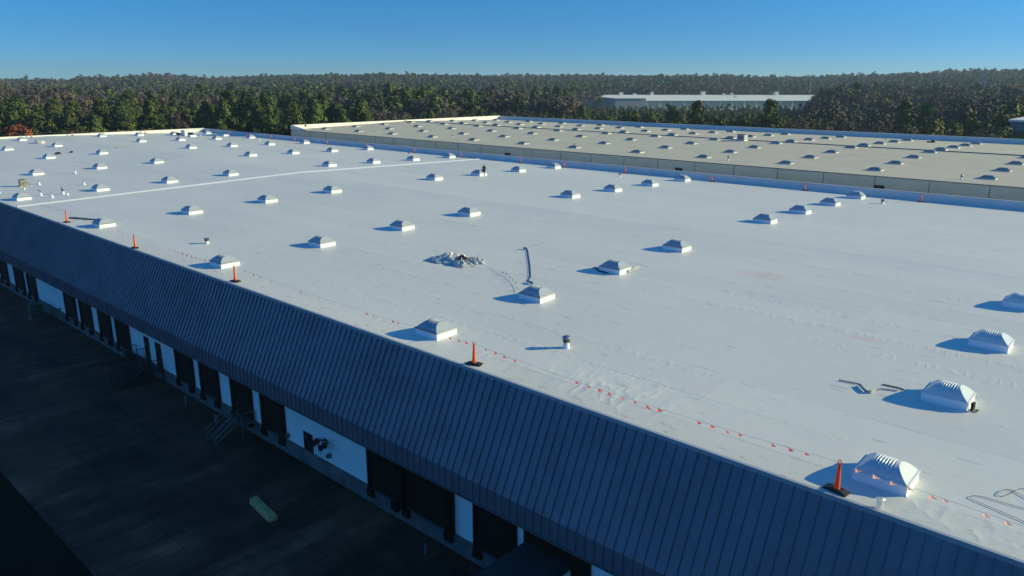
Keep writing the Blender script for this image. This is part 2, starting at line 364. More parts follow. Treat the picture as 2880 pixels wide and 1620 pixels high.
# ------------------------------------------------------------------ near warehouse
def near_warehouse():
    w = thing('warehouse', O0, 'long white warehouse with dark ribbed mansard eave and loading docks', 'warehouse')
    # roof membrane
    mb = MB(); xs = [XB+.3 + (XN-XB-.3)*i/40 for i in range(41)]
    rows = [(YE+.06, rz1(YE)), (YR, rz1(YR)), (YF, rz1(YF))]
    for (ya, za), (yb, zb) in zip(rows, rows[1:]):
        for a, b in zip(xs, xs[1:]):
            mb.quad((a, ya, za), (b, ya, za), (b, yb, zb), (a, yb, zb))
    mb.build('roof', m_mem, w)
    # eave coping
    mb = MB(); mb.box(XB, XN, YE-.05, YE+.06, -.13, .012); mb.build('eave_coping', m_cope, w)
    # mansard
    ZB, YBd, ZF = -3.32, 16.28, -4.09
    d = Vector((0, YBd-(YE-.05), ZB+.11)); d.normalize(); nrm = Vector((0, d.z, -d.y))
    mb = MB()
    a0 = Vector((0, YE-.045, -.11)); b0 = Vector((0, YBd, ZB)); c0 = Vector((0, YBd, ZF))
    mb.quad((XB, a0.y, a0.z), (XB, b0.y, b0.z), (XN, b0.y, b0.z), (XN, a0.y, a0.z))
    mb.quad((XB, b0.y, b0.z), (XB, c0.y, c0.z), (XN, c0.y, c0.z), (XN, b0.y, b0.z))
    mb.quad((XB, c0.y, c0.z), (XB, 17.3, ZF), (XN, 17.3, ZF), (XN, c0.y, c0.z))
    mb.add([(XB, a0.y, a0.z), (XB, b0.y, b0.z), (XB, c0.y, c0.z), (XB, YE, ZF), (XB, YE, 0)], [(0, 1, 2, 3, 4)])
    k = 0; x = -11.62 - .3441*400
    h, hw = .05, .013
    while x < XN:
        if x > XB:
            for sgn_a, p, q, nn in ((0, a0, b0, nrm), (1, b0, c0, Vector((0, -1, 0)))):
                hv = Vector((0, -abs(nn.y), abs(nn.z)))*h if sgn_a == 0 else Vector((0, -h, 0))
                hp = hv if sgn_a == 0 else Vector((0, -h, h*.25)); hq = Vector((0, -h, h*.25)) if sgn_a == 0 else Vector((0, -h, 0))
                mb.add([(x-hw, p.y, p.z), (x+hw, p.y, p.z), (x+hw, q.y, q.z), (x-hw, q.y, q.z),
                        (x-hw, p.y+hp.y, p.z+hp.z), (x+hw, p.y+hp.y, p.z+hp.z), (x+hw, q.y+hq.y, q.z+hq.z), (x-hw, q.y+hq.y, q.z+hq.z)],
                       [(4, 7, 6, 5), (0, 4, 5, 1), (1, 5, 6, 2), (2, 6, 7, 3), (3, 7, 4, 0)])
        x += .3441
    mb.build('mansard', m_mans, w)
    mb = MB(); mb.box(XB, XN, YBd-.055, YBd+.05, ZF-.045, ZF+.012); mb.build('drip_edge', m_steel_d, w)
    # walls
    mb = MB()
    mb.box(XB+.1, XN-.1, 17.0, 17.25, -6.48, -4.0)
    mb.box(XB+.1, XB+.35, 17.25, 72.3, -7.2, -.3)
    mb.box(XN-.35, XN-.1, 17.25, 72.3, -7.2, -.3)
    mb.build('wall', m_wall, w)
    mb = MB(); mb.box(XB+.1, XN-.1, 16.94, 17.26, -7.25, -6.481); mb.build('dock_wall', m_base, w)
    # parapets (far side and back end)
    mb = MB()
    zt = PH
    mb.box(XB, XN, YF, YF+.3, -1.2, zt)
    mb.box(XB, XB+.3, YE+.1, YF-.002, -.5, .68)
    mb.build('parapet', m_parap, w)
    mb = MB(); mb.box(XB-.03, XN, YF-.03, YF+.36, zt+.002, zt+.035); mb.build('parapet_cap', m_cope, w)
    mb = MB(); mb.box(XB-.03, XB+.33, YE+.1, YF-.035, .682, .71); mb.build('end_cap', m_cream, w)
    # white expansion joint cover across the roof
    mb = MB()
    for ya, yb in ((YE+.1, YR), (YR, YF-.6)):
        za, zb = rz1(ya), rz1(yb)
        mb.add([(-70.62, ya, za+.005), (-70.35, ya, za+.09), (-70.08, ya, za+.005), (-70.62, yb, zb+.005), (-70.35, yb, zb+.09), (-70.08, yb, zb+.005)],
               [(0, 1, 4, 3), (1, 2, 5, 4)])
    mb.build('expansion_joint', m_curb, w)
    # docks
    docks = [(-84.6, -82.5), (-81.2, -79.1), (-77.6, -75.3), (-74.35, -72.3), (-70.3, -67.95), (-67.02, -65.05), (-58.73, -56.64), (-55.76, -53.7), (-52.36, -50.36), (-49.5, -47.46),
             (-41.02, -38.94), (-38.1, -36.03), (-34.7, -32.65), (-31.77, -29.69), (-23.3, -21.25), (-17.05, -14.99), (-14.6, -11.84), (-8.5, -6.4)]
    def dock(x0, x1, deep=.13):
        t = bpy.data.objects.new('dock_door', None); col.objects.link(t); t.parent = w; t.location = (x0*S, 17*S, -6.48*S)
        W = x1-x0; sw = .2 if W > 1 else .06
        m_ = MB()
        m_.box(sw, W-sw, -.075, -.003, 0, 1.95)
        for k in range(1, 5): m_.box(sw, W-sw, -.085, -.0755, .39*k-.012, .39*k+.012)
        m_.build('door_leaf', m_door, t)
        s_ = MB(); s_.box(0, sw-.002, -deep, -.003, -.02, 2.3); s_.box(W-sw+.002, W, -deep, -.003, -.02, 2.3); s_.box(sw, W-sw, -deep, -.003, 1.955, 2.3)
        s_.build('dock_seal', m_dark, t)
        if W > 1:
            for bx in (.04, W-.44):
                b_ = MB(); b_.box(bx, bx+.4, -.22, -.065, -.36, -.03); b_.build('dock_bumper', m_dark, t)
            l_ = MB(); l_.box(.5, W-.5, -.16, -.065, -.16, -.022); l_.build('leveller_lip', m_steel_d, t)
        return t
    for a, b in docks: dock(a, b)
    dock(-21.03, -18.11, .3)
    # small doors
    def mandoor(x0, x1, z0, z1):
        t = bpy.data.objects.new('door', None); col.objects.link(t); t.parent = w; t.location = (x0*S, 17*S, z0*S)
        W, H = x1-x0, z1-z0
        m_ = MB(); m_.box(.035, W-.035, -.02, -.003, 0, H-.035); m_.build('door_leaf', m_door, t)
        f = MB(); f.box(0, .033, -.045, -.003, 0, H); f.box(W-.033, W, -.045, -.003, 0, H); f.box(.035, W-.035, -.045, -.003, H-.033, H); f.build('door_frame', m_black, t)
        g = MB(); g.box(.12, .2, -.026, -.021, H*.6, H*.82); g.build('door_window', m_frame, t)
        h_ = MB(); h_.box(W-.12, W-.05, -.06, -.021, H*.44, H*.48); h_.build('door_handle', m_steel, t)
    mandoor(-45.32, -44.66, -6.475, -4.95); mandoor(-43.75, -43.03, -6.475, -4.95); mandoor(-28.16, -27.46, -6.475, -5.56)
    # small lit-less lamps on the wall
    for x, z in ((-29.5, -6.25), (-26.12, -6.1), (-60.2, -6.35)):
        m_ = MB(); m_.box(x-.09, x+.09, 16.86, 16.998, z-.08, z+.1); m_.box(x-.06, x+.06, 16.78, 16.858, z-.05, z+.05); m_.build('wall_box', m_steel_d, w)
    # projecting dock vestibule with flat dark roof
    m_ = MB(); m_.box(-14.45, -12.6, 12.9, 16.93, -7.23, -5.27); 
    m_.build('vestibule_wall', m_wall, w)
    m_ = MB(); m_.box(-14.52, -12.54, 12.8, 16.998, -5.265, -5.11); m_.build('vestibule_roof', mat('dark_roof_felt', (.035, .038, .045), .8, var=.3, vscale=.8), w)
    m_ = MB()
    for yy in (13.6, 14.7, 15.9): m_.box(-12.598, -12.55, yy, yy+.09, -7.23, -5.27)
    m_.build('vestibule_pilaster', m_base, w)
    # cluster of black dock lamps with hanging cords
    t = bpy.data.objects.new('dock_lamp_cluster', None); col.objects.link(t); t.parent = w; t.location = (-26.4*S, 16.98*S, -5.5*S)
    m_ = MB(); m_.tube([(-.38, -.3, .0), (-.2, -.1, .05), (.3, -.08, .1), (.5, -.3, .05)], .035); m_.tube([(0, 0, .1), (0, -.2, .12)], .05); m_.build('bracket', m_black, t)
    for cx, cz in ((-.38, -.08), (-.12, .1), (.08, -.16), (.42, .08)):
        l_ = MB()
        pr = [(.02, -.1), (.09, -.09), (.145, -.02), (.16, .04), (.10, .03)]
        vs = []; n = 12
        for r_, z_ in pr:
            for k in range(n):
                vs.append((cx + r_*math.cos(2*math.pi*k/n), -.34-z_, cz + r_*math.sin(2*math.pi*k/n)))
        fs = [(i*n+k, i*n+(k+1) % n, (i+1)*n+(k+1) % n, (i+1)*n+k) for i in range(len(pr)-1) for k in range(n)]
        l_.add(vs, fs); l_.build('lamp_head', m_black, t, smooth=True)
    for xa, xb, dp in ((-.38, -.12, .62), (-.02, .18, .75)):
        c_ = MB(); c_.tube([(xa + (xb-xa)*q/10, -.3, -.1-dp*(1-(2*q/10-1)**2)**.6) for q in range(11)], .010, 5); c_.build('cord', m_steel_d, t)
near_warehouse()

# ------------------------------------------------------------------ skylights
def dome_mesh(LX, LY, H, inset, nrib, rib, mtl, name='dome'):
    """vault arched across Y, running along -X from 0 to -LX, sloped flat ends"""
    mb = MB(); ny, nx, ne = 18, 56, 4
    rows = []
    for j in range(ny+1):
        t = j/ny; y = LY*t
        zv = H*(1-abs(2*t-1)**2.1)**.8 if 0 < j < ny else 0
        e = inset*(zv/H)
        xl, xr_ = -LX+e, -e
        row = [(-LX*1.0 + e*k/ne, y, zv*k/ne) for k in range(ne)]
        for i in range(nx+1):
            x = xl + (xr_-xl)*i/nx
            g = 0
            u_ = (-x-inset*1.12)/(LX-2.24*inset)
            if 0 < u_ < 1 and rib:
                g = rib*(math.sin(u_*nrib*2*math.pi-.9)**1)*max(0, min(1, (zv/H-.3)*2.2))*min(1, u_*8, (1-u_)*8)
            row.append((x, y, zv+g))
        row += [(-e*(ne-k)/ne, y, zv*(ne-k)/ne) for k in range(1, ne+1)]
        rows.append(row)
    n = len(rows[0])
    mb.add([p for r in rows for p in r], [(j*n+i, j*n+i+1, (j+1)*n+i+1, (j+1)*n+i) for j in range(ny) for i in range(n-1)])
    return mb
def make_skylight(label, group, style=0):
    t = thing('skylight', P(0, 0, 0), label, 'skylight', group)
    LX, LY = 1.31, 1.09
    if style != 1: hc, H, ins, rb = .262, .30, .33, .016
    else: hc, H, ins, rb = .12, .20, .30, .0
    c = MB(); e = .05
    c.add([(-LX-e, -e, -.03), (e, -e, -.03), (e, LY+e, -.03), (-LX-e, LY+e, -.03),
           (-LX, 0, .035), (0, 0, .035), (0, LY, .035), (-LX, LY, .035),
           (-LX, 0, hc), (0, 0, hc), (0, LY, hc), (-LX, LY, hc)],
          [(0, 1, 5, 4), (1, 2, 6, 5), (2, 3, 7, 6), (3, 0, 4, 7), (4, 5, 9, 8), (5, 6, 10, 9), (6, 7, 11, 10), (7, 4, 8, 11), (8, 9, 10, 11)])
    c.build('curb', m_curb if style != 1 else m_curb2, t)
    f = MB(); g = .022
    f.box(-LX-g, g, -g, LY+g, hc-.03, hc+.012); f.box(-LX+.0, 0, 0, LY, hc+.0125, hc+.03)
    f.build('frame', m_frame_w if style == 0 else m_frame, t)
    d = dome_mesh(LX-.05, LY-.05, H, ins, 7, rb, m_dome)
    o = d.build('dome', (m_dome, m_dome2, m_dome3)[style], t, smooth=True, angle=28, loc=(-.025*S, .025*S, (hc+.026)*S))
    return t
m_curb2 = mat('weathered_curb', (.70, .69, .66), .6, var=.1, vscale=2)
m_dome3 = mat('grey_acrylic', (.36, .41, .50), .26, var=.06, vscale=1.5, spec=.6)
m_dome2 = mat('aged_acrylic', (.24, .25, .26), .3, var=.1, vscale=2)
XR1 = [-3.77, -21.04, -38.48, -55.73, -73.85, -91.57, -108.4, -125.6, -141.91]
YC = [18.95, 25.35, 31.79, 38.21, 50.47, 56.86, 63.23, 69.6]
sk0 = skr = None
rown = ['nearest row', 'second row', 'third row', 'fourth row', 'fifth row', 'sixth row', 'seventh row', 'eighth row', 'farthest row']
for r, x in enumerate(XR1):
    for c, y in enumerate(YC):
        if r == 0 and c > 3: continue
        if (r, c) in ((5, 0), (6, 0), (6, 1), (7, 0), (7, 1), (8, 0), (8, 1), (8, 2)): continue
        lab = 'ribbed white skylight, %s from the ribbed eave, in the %s of the white roof' % (ordi(c+1), rown[r])
        loc = P(x, y, rz1(y))
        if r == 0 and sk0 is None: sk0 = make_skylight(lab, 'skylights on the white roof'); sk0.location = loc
        elif r == 0: dup(sk0, loc, lab)
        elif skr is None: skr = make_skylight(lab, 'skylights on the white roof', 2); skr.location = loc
        else: dup(skr, loc, lab)
XR2 = [5.8, -3.6, -12.28]
cur = -12.28
for k in range(11):
    cur -= 9.37 if k % 2 == 0 else 8.69
    XR2.append(cur)
YC2 = [76.33, 82.77, 89.18, 95.67, 100.41, 106.7, 113.1, 119.5]
sk1 = None; rr = 0
for x in XR2:
    if x > -5 or x*K2 < XB2+2: continue
    rr += 1
    for c, y in enumerate(YC2):
        if rr == 1 and c > 3: pass
        lab = 'grey skylight on the tan roof, %s from its panel wall, %s row from the right' % (ordi(c+1), ordi(rr))
        loc = P(x*K2, y*K2, rz2(y*K2))
        if sk1 is None: sk1 = make_skylight(lab, 'skylights on the tan roof', 1); sk1.location = loc
        else: dup(sk1, loc, lab)

# ------------------------------------------------------------------ second building
def tan_building():
    w = thing('tan_warehouse', O0, 'tan roofed warehouse with grey precast panel wall behind the white roof', 'warehouse')
    mb = MB(); x1 = 14.0
    for ya, yb in ((Y2+.12, YR2), (YR2, YF2)):
        xs = [XB2+.3+(x1-XB2-.3)*i/30 for i in range(31)]
        for a, b in zip(xs, xs[1:]): mb.quad((a, ya, rz2(ya)), (b, ya, rz2(ya)), (b, yb, rz2(yb)), (a, yb, rz2(yb)))
    mb.build('roof', m_tan, w)
    mb = MB(); mb.box(XB2, x1, Y2, Y2+.3, -7.25, Z2-.09); mb.box(XB2, XB2+.3, Y2+.302, YF2, -7.25, zk(1.5)); mb.box(XB2+.302, x1, YF2, YF2+.3, -7.25, zk(1.5)); mb.build('wall', m_panel, w)
    js = [-111.5, -107, -102.8, -98.53, -93.9, -89.38, -84.8, -80.2, -75.69, -71.17, -66.59, -62.06, -57.5, -52.94, -48.3, -43.82, -39.3, -34.8, -30.2, -25.7, -21.07, -16.56, -11.99, -7.4]
    for x in js:
        x *= K2; j = MB(); j.box(x-.028, x+.028, Y2-.012, Y2-.002, -.5, Z2-.1); j.build('panel_joint', m_joint, w)
    mb = MB(); mb.box(XB2+.32, x1, Y2-.03, Y2+.11, Z2-.085, Z2+.0); mb.build('roof_edge', mat('dark_edge_metal', (.20, .20, .19), .5, metal=.3), w)
    # taller parapets at the back end and far side
    mb = MB(); zp = zk(2.54); mb.box(XB2, XB2+.35, Y2, YF2+.3, zk(1.5)+.002, zp)
    mb.add([(XB2+.352, Y2, Z2-.084), (XB2+5.6, Y2, Z2+.06), (XB2+.352, Y2, zp), (XB2+.352, Y2+.3, Z2-.084), (XB2+5.6, Y2+.3, Z2+.06), (XB2+.352, Y2+.3, zp)],
           [(0, 1, 2), (5, 4, 3), (1, 4, 5, 2), (0, 3, 4, 1), (0, 2, 5, 3)])
    mb.build('end_parapet', m_cream, w)
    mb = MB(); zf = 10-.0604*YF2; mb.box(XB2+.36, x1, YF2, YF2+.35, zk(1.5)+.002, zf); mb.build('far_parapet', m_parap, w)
    mb = MB(); mb.box(XB2+.36, x1, YF2-.03, YF2+.38, zf+.002, zf+.04); mb.build('far_parapet_cap', m_frame_w, w)
    # ridge expansion joint
    mb = MB(); yj = 98.2*K2; mb.add([(XB2+.4, yj-.2, rz2(yj)), (x1, yj-.2, rz2(yj)), (x1, yj, rz2(yj)+.12), (XB2+.4, yj, rz2(yj)+.12), (x1, yj+.2, rz2(yj)-.01), (XB2+.4, yj+.2, rz2(yj)-.01)], [(0, 1, 2, 3), (3, 2, 4, 5)])
    mb.build('ridge_joint', mat('grey_joint_cover', (.16, .17, .18), .6), w)
    for x0, x1_ in ((-66.85, -65.84), (-41.63, -40.68), (-21.08, -20.14)):
        t = bpy.data.objects.new('louvre_vent', None); col.objects.link(t); t.parent = w; t.location = (x0*K2*S, Y2*S, zk(.66)*S); W = x1_-x0
        m_ = MB(); m_.box(0, W, -.06, -.002, 0, .06); m_.box(0, W, -.06, -.002, .28, .36); m_.box(W*.48, W*.54, -.06, -.002, .062, .278); m_.build('vent_frame', m_steel_d, t)
        m_ = MB(); m_.box(.02, W*.478, -.03, -.002, .062, .278); m_.box(W*.542, W-.02, -.03, -.002, .062, .278); m_.build('vent_slats', m_dark, t)
tan_building()

# ------------------------------------------------------------------ vents and pipes
def vent_mushroom(loc, h, label, wide=1.0, group='roof vents'):
    t = thing('roof_vent', loc, label, 'roof vent', group)
    k = h/.5
    b = MB(); b.lathe([(.15*wide, -.02), (.145*wide, .01), (.125*wide*k**.3, .05*k), (.115*wide*k**.3, .20*k)], 16); b.build('flashing', m_curb, t, smooth=True, angle=40)
    b = MB(); b.lathe([(.075*wide, .19*k), (.075*wide, .40*k)], 14); b.build('pipe', m_steel, t, smooth=True, angle=40)
    b = MB(); b.lathe([(.085*wide, .235*k), (.145*wide, .25*k), (.15*wide, .265*k), (.09*wide, .285*k), (.10*wide, .315*k), (.15*wide, .33*k), (.155*wide, .35*k), (.09*wide, .38*k)], 18); b.build('collar', m_steel_d, t, smooth=True, angle=40)
    b = MB(); b.lathe([(.10*wide, .39*k), (.165*wide, .395*k), (.175*wide, .42*k), (.14*wide, .465*k), (.07*wide, .49*k), (.012, .50*k)], 18); b.build('cap', m_steel, t, smooth=True, angle=50)
    return t
def vent_pipe(loc, h, label, r=.04, gooseneck=False, cap=True):
    t = thing('vent_pipe', loc, label, 'vent pipe', 'vent pipes on the white roof')
    b = MB(); b.lathe([(.13, -.02), (.12, .01), (.055, min(.22, h*.6)), (r+.004, min(.24, h*.65))], 14); b.build('flashing_boot', m_curb, t, smooth=True, angle=50)
    b = MB()
    if gooseneck: b.tube([(0, 0, .1), (0, 0, h-.12), (-.03, -.02, h-.03), (-.10, -.05, h), (-.17, -.09, h-.03), (-.20, -.10, h-.1)], r)
    else: b.tube([(0, 0, .1), (0, 0, h-.04)], r)
    b.build('pipe', m_steel_d if gooseneck else m_frame, t, smooth=True, angle=40)
    if cap and not gooseneck:
        b = MB(); b.lathe([(r+.02, h-.05), (r+.035, h-.03), (r+.02, h-.005), (.01, h)], 12); b.build('cap', m_steel_d, t, smooth=True, angle=40)
    return t
def on1(x, y): return P(x, y, rz1(y))
vent_mushroom(on1(-16.63, 21.66), .50, 'big galvanised mushroom vent with stacked collars, nearest vent on the white roof')
vent_mushroom(on1(-45.21, 21.5), .36, 'short mushroom vent with dark cap standing alone near the ribbed eave')
vent_mushroom(on1(-18.81, 68.0), .39, 'dark capped vent near the far parapet, rightmost vent on the white roof')
vent_mushroom(on1(-45.82, 68.47), .36, 'small dark capped vent near the far parapet, right of the walking person', .8)
vent_mushroom(on1(-80.46, 68.14), .40, 'small dark capped vent near far parapet beyond the white expansion strip', .7)
vent_mushroom(on1(-74.81, 22.84), .59, 'tall mushroom vent among the group of white pipes at the left', .9)
vent_pipe(on1(-89.7, 28.89), .82, 'tallest thin vent pipe with white cone base, left part of roof', .035)
vent_pipe(on1(-79.56, 26.24), .49, 'thin capped vent pipe rightmost of the left pipe group')
vent_pipe(on1(-83.17, 23.43), .44, 'thin vent pipe just right of the condenser unit')
vent_pipe(on1(-75.56, 21.28), .47, 'dark gooseneck pipe bending over a white boot', .035, True)
vent_pipe(on1(-73.36, 21.49), .49, 'capped vent pipe nearest the white expansion strip at the left')
vent_pipe(on1(-73.9, 22.9), .25, 'stubby all white vent pipe beside the tall mushroom vent', .05, cap=False)
vent_pipe(on1(-81.04, 21.52), .16, 'low white pipe stub in front of the condenser unit', .07, cap=False)
vent_pipe(on1(-83.1, 22.73), .13, 'low white pipe stub where the condenser line enters the roof', .06, cap=False)
vent_pipe(on1(-80.3, 19.3), .20, 'short white vent pipe at the left edge of the photo', .05, cap=False)
vent_pipe(on1(-120.36, 68.48), .45, 'thin white vent pipe far back by the blue shaded parapet', .04)
vent_pipe(on1(-136.76, 65.99), .22, 'tiny white pipe stub near the far corner of the white roof', .05, cap=False)
def on2(x, y): return P(x*K2, y*K2, rz2(y*K2))
for x, y, h, lb in ((-14.59, 74.9, .48, 'round capped vent at the right on the tan roof near the panel wall'),
                    (-36.91, 75.75, .53, 'round capped vent on the tan roof above the middle louvre'),
                    (-59.88, 78.77, .33, 'small vent directly behind a front skylight on the tan roof'),
                    (-83.04, 78.93, .31, 'white vent on tan roof left of the centre, near panel wall'),
                    (-101.17, 78.82, .22, 'tiny white vent at the left end of the tan roof'),
                    (-81.29, 118.0, .29, 'small vent close to the blue far parapet of the tan roof, left'),
                    (-33.17, 117.2, .29, 'small vent close to the blue far parapet of the tan roof, right')):
    vent_mushroom(on2(x, y), h, lb, .7, 'vents on the tan roof')

def condenser():
    t = thing('condenser_unit', on1(-83.3, 21.85), 'weathered brown box condenser unit on sleepers at the left of the white roof', 'air conditioner')
    b = MB(); b.box(-.22, .25, -.05, .48, .1, .64); b.build('cabinet', mat('weathered_cabinet', (.30, .27, .23), .7, c2=(.17, .15, .13), vscale=5), t)
    b = MB(); b.lathe([(.19, .645), (.2, .66), (.19, .675)], 16, .015, .215); b.build('fan_guard', m_dark, t)
    for xx in (-.18, .16):
        b = MB(); b.box(xx, xx+.08, -.15, .55, .0, .098); b.build('sleeper', mat('timber', (.30, .24, .17), .8), t)
    b = MB(); b.tube([(.25, .2, .3), (.42, .3, .42), (.6, .5, .38), (.7, .75, .2), (.72, .85, .05)], .02); b.build('refrigerant_line', m_black, t, smooth=True)
condenser()
def hvac_box():
    t = thing('rooftop_unit', on2(-46.2, 96.9), 'grey blue box shaped exhaust fan housing on the ridge of the tan roof', 'rooftop unit')
    b = MB(); b.box(-.05, 1.15, -.05, 1.15, 0, .14); b.build('curb', m_curb2, t)
    b = MB(); b.box(0, 1.1, 0, 1.1, .142, .86); b.build('housing', mat('grey_blue_housing', (.40, .44, .48), .5, metal=.2, var=.1, vscale=3), t)
    b = MB(); b.box(-.04, 1.14, -.04, 1.14, .862, .92); b.build('lid', m_steel_d, t)
    b = MB(); b.box(.2, .9, -.012, -.002, .3, .7); b.build('louvre', m_steel_d, t)
hvac_box()
t = thing('equipment_bundle', on2(-27.2, 118.3), 'dark lump of equipment by the far parapet on the tan roof', 'equipment')
b = MB(); b.lathe([(.3, 0), (.34, .12), (.26, .3), (.1, .38)], 9); b.build('drum', m_black, t)
b = MB(); b.box(-.8, -.35, -.1, .1, 0, .2); b.build('crate', m_steel_d, t)

# ------------------------------------------------------------------ cones and pennant lines
def make_cone(label, group):
    t = thing('channelizer_cone', P(0, 0, 0), label, 'traffic cone', group)
    b = MB(); b.add([(-.30, -.14, 0), (.30, -.14, 0), (.30, .14, 0), (-.30, .14, 0), (-.30, -.14, .035), (.30, -.14, .035), (.30, .14, .035), (-.30, .14, .035), (-.16, -.11, .075), (.16, -.11, .075), (.16, .11, .075), (-.16, .11, .075)],
                    [(0, 1, 5, 4), (1, 2, 6, 5), (2, 3, 7, 6), (3, 0, 4, 7), (4, 5, 9, 8), (5, 6, 10, 9), (6, 7, 11, 10), (7, 4, 8, 11), (8, 9, 10, 11), (0, 3, 2, 1)])
    b.build('base', m_black, t)
    b = MB(); b.lathe([(.080, .076), (.072, .12), (.064, .30), (.059, .31), (.054, .50), (.049, .51), (.040, .70), (.046, .72), (.042, .75), (.025, .765)], 18); b.build('cone_body', m_orange, t, smooth=True, angle=35)
    b = MB(); b.tube([(-.035, 0, .75), (-.05, 0, .80), (-.03, 0, .845), (.0, 0, .86), (.03, 0, .845), (.05, 0, .80), (.035, 0, .75)], .014, 6); b.build('loop_handle', m_orange, t, smooth=True)
    return t
cones_near = [(-59.99, 18.28, 'first cone from the left along the ribbed eave, beside a dark board'),
              (-47.48, 18.02, 'second cone from the left along the ribbed eave, base hidden by the eave'),
              (-35.49, 18.15, 'third cone from the left along the eave, in front of a skylight'),
              (-18.15, 18.14, 'orange cone at the eave just right of the second skylight from the front'),
              (-5.17, 18.1, 'nearest and largest orange cone, beside the closest skylight')]
cone0 = None
def put_cone(x, y, lab, group, rz):
    global cone0
    loc = on1(x, y)
    if cone0 is None:
        cone0 = make_cone(lab, group); cone0.location = loc; cone0.rotation_euler = (0, 0, rz)
    else: dup(cone0, loc, lab, rz, group)
for i, (x, y, lab) in enumerate(cones_near): put_cone(x, y, lab, 'cones along the ribbed eave', [.1, -.1, .2, .35, -.15][i])
for i, (x, y) in enumerate(((-148.6, 41.84), (-148.6, 48.29), (-148.6, 60.97))):
    put_cone(x, y, 'small orange cone on the far left end of the roof, %s from the left' % ordi(i+1), 'cones along the back end', .2)
far_x = [-137.0, -130.5, -122.0, -114.5, -105.0, -94.59, -83.5, -73.8, -63.0, -56.1, -47.3, -36.65, -26.91, -16.75, -8.0]
for i, x in enumerate(far_x):
    put_cone(x, 71.75, 'orange cone against the blue shaded parapet, %s from the left' % ordi(i+1), 'cones along the far parapet', rng.uniform(-.3, .3))

m_pale = mat('sun_bleached_pennant', (.85, .52, .47), .6)
def translucent(m, c, f):
    t_ = m.node_tree; b_ = t_.nodes['Principled BSDF']; tl = t_.nodes.new('ShaderNodeBsdfTranslucent'); mx_ = t_.nodes.new('ShaderNodeMixShader'); tl.inputs[0].default_value = (*c, 1)
    mx_.inputs[0].default_value = f; t_.links.new(b_.outputs[0], mx_.inputs[1]); t_.links.new(tl.outputs[0], mx_.inputs[2]); t_.links.new(mx_.outputs[0], t_.nodes['Material Output'].inputs[0])
translucent(m_orange, (.98, .2, .04), .3); translucent(m_pale, (.95, .55, .5), .5)
def pennant_line(a, b, za, zb, sag, xs_, label, size=.2):
    """taut rope between two cone tops with small wind-blown triangular pennants"""
    t = thing('pennant_line', on1(a[0], a[1]), label, 'pennant line', 'warning pennant lines')
    base = Vector((a[0], a[1], rz1(a[1])))
    def at(q): return Vector((a[0]+(b[0]-a[0])*q, a[1]+(b[1]-a[1])*q, rz1(a[1]+(b[1]-a[1])*q) + za+(zb-za)*q - sag*4*q*(1-q)))
    r = MB(); r.tube([at(i/24)-base for i in range(25)], .0035, 4); r.build('rope', m_rope, t)
    d = (at(1)-at(0)).normalized()
    for q in xs_:
        p = at(q)-base; s_ = size*rng.uniform(.8, 1.2)
        tip = d*s_*1.05 + Vector((0, rng.uniform(-.06, .02), -s_*rng.uniform(.15, .5))); lo = d*s_*rng.uniform(-.1, .25) + Vector((0, rng.uniform(-.05, .0), -s_*.62))
        c_ = (tip+lo)*.36 + Vector((0, -.03, 0))
        m_ = MB(); m_.add([p, p+lo, p+tip, p+c_], [(0, 1, 3), (1, 2, 3), (2, 0, 3)]); m_.build('pennant', m_pink if a[0] < -6 else m_pale, t)
nn = [(-86, 18.4)] + [(c[0], c[1]) for c in cones_near] + [(9.0, 18.2)]
labs = ['string of red pennants at far left of the eave, left of the first cone', 'string of red pennants between the first and second cones from the left', 'string of red pennants between the second and third eave cones', 'string of faded red pennants between the third cone and the fourth',
        'string of bright red pennants lying between the fourth cone and nearest cone', 'string of pale pennants running over the closest skylight past the nearest cone']
seen = [-90, -89, -88] + [-70.8+.62*k for k in range(10)] + [-62.4+.7*k for k in range(4)] + [-59.6+.9*k for k in range(9)] + [-46.2+.55*k for k in range(9)] + [-37.2, -36.4, -35.7, -34.6, -31.9, -30.3, -26.5, -26.0, -24.7, -24.3, -21.04, -20.55, -20.11, -19.02, -18.54, -18.06, -17.55, -14.63, -14.11, -13.67, -13.24, -12.71, -12.21, -11.73, -11.3, -9.88, -9.44, -8.95, -8.53, -7.52, -7.01, -6.55, -5.2, -4.75, -4.3, -3.9, -3.38, -3.08, -2.19, -1.74, -.8]
seen = [x/1.082 for x in seen]
for i in range(6):
    a, b = nn[i], nn[i+1]
    qs = [(x-a[0])/(b[0]-a[0]) for x in seen if a[0] < x-.12 and x+.12 < b[0]]
    pennant_line(a, b, .80, .80, .16, qs, labs[i], .17)
for i in range(len(far_x)-1):
    pennant_line((far_x[i], 71.7), (far_x[i+1], 71.7), .78, .78, .10, [.12, .3, .5, .7, .88], 'thin pennant string along the blue parapet, between far cones %s and %s' % (ordi(i+1), ordi(i+2)), .11)
pennant_line((-148.55, 37.5), (-148.5, 60.97), .72, .75, .15, [.1, .25, .4, .55, .7, .85], 'thin pennant string along the back end of the roof at far left', .12)

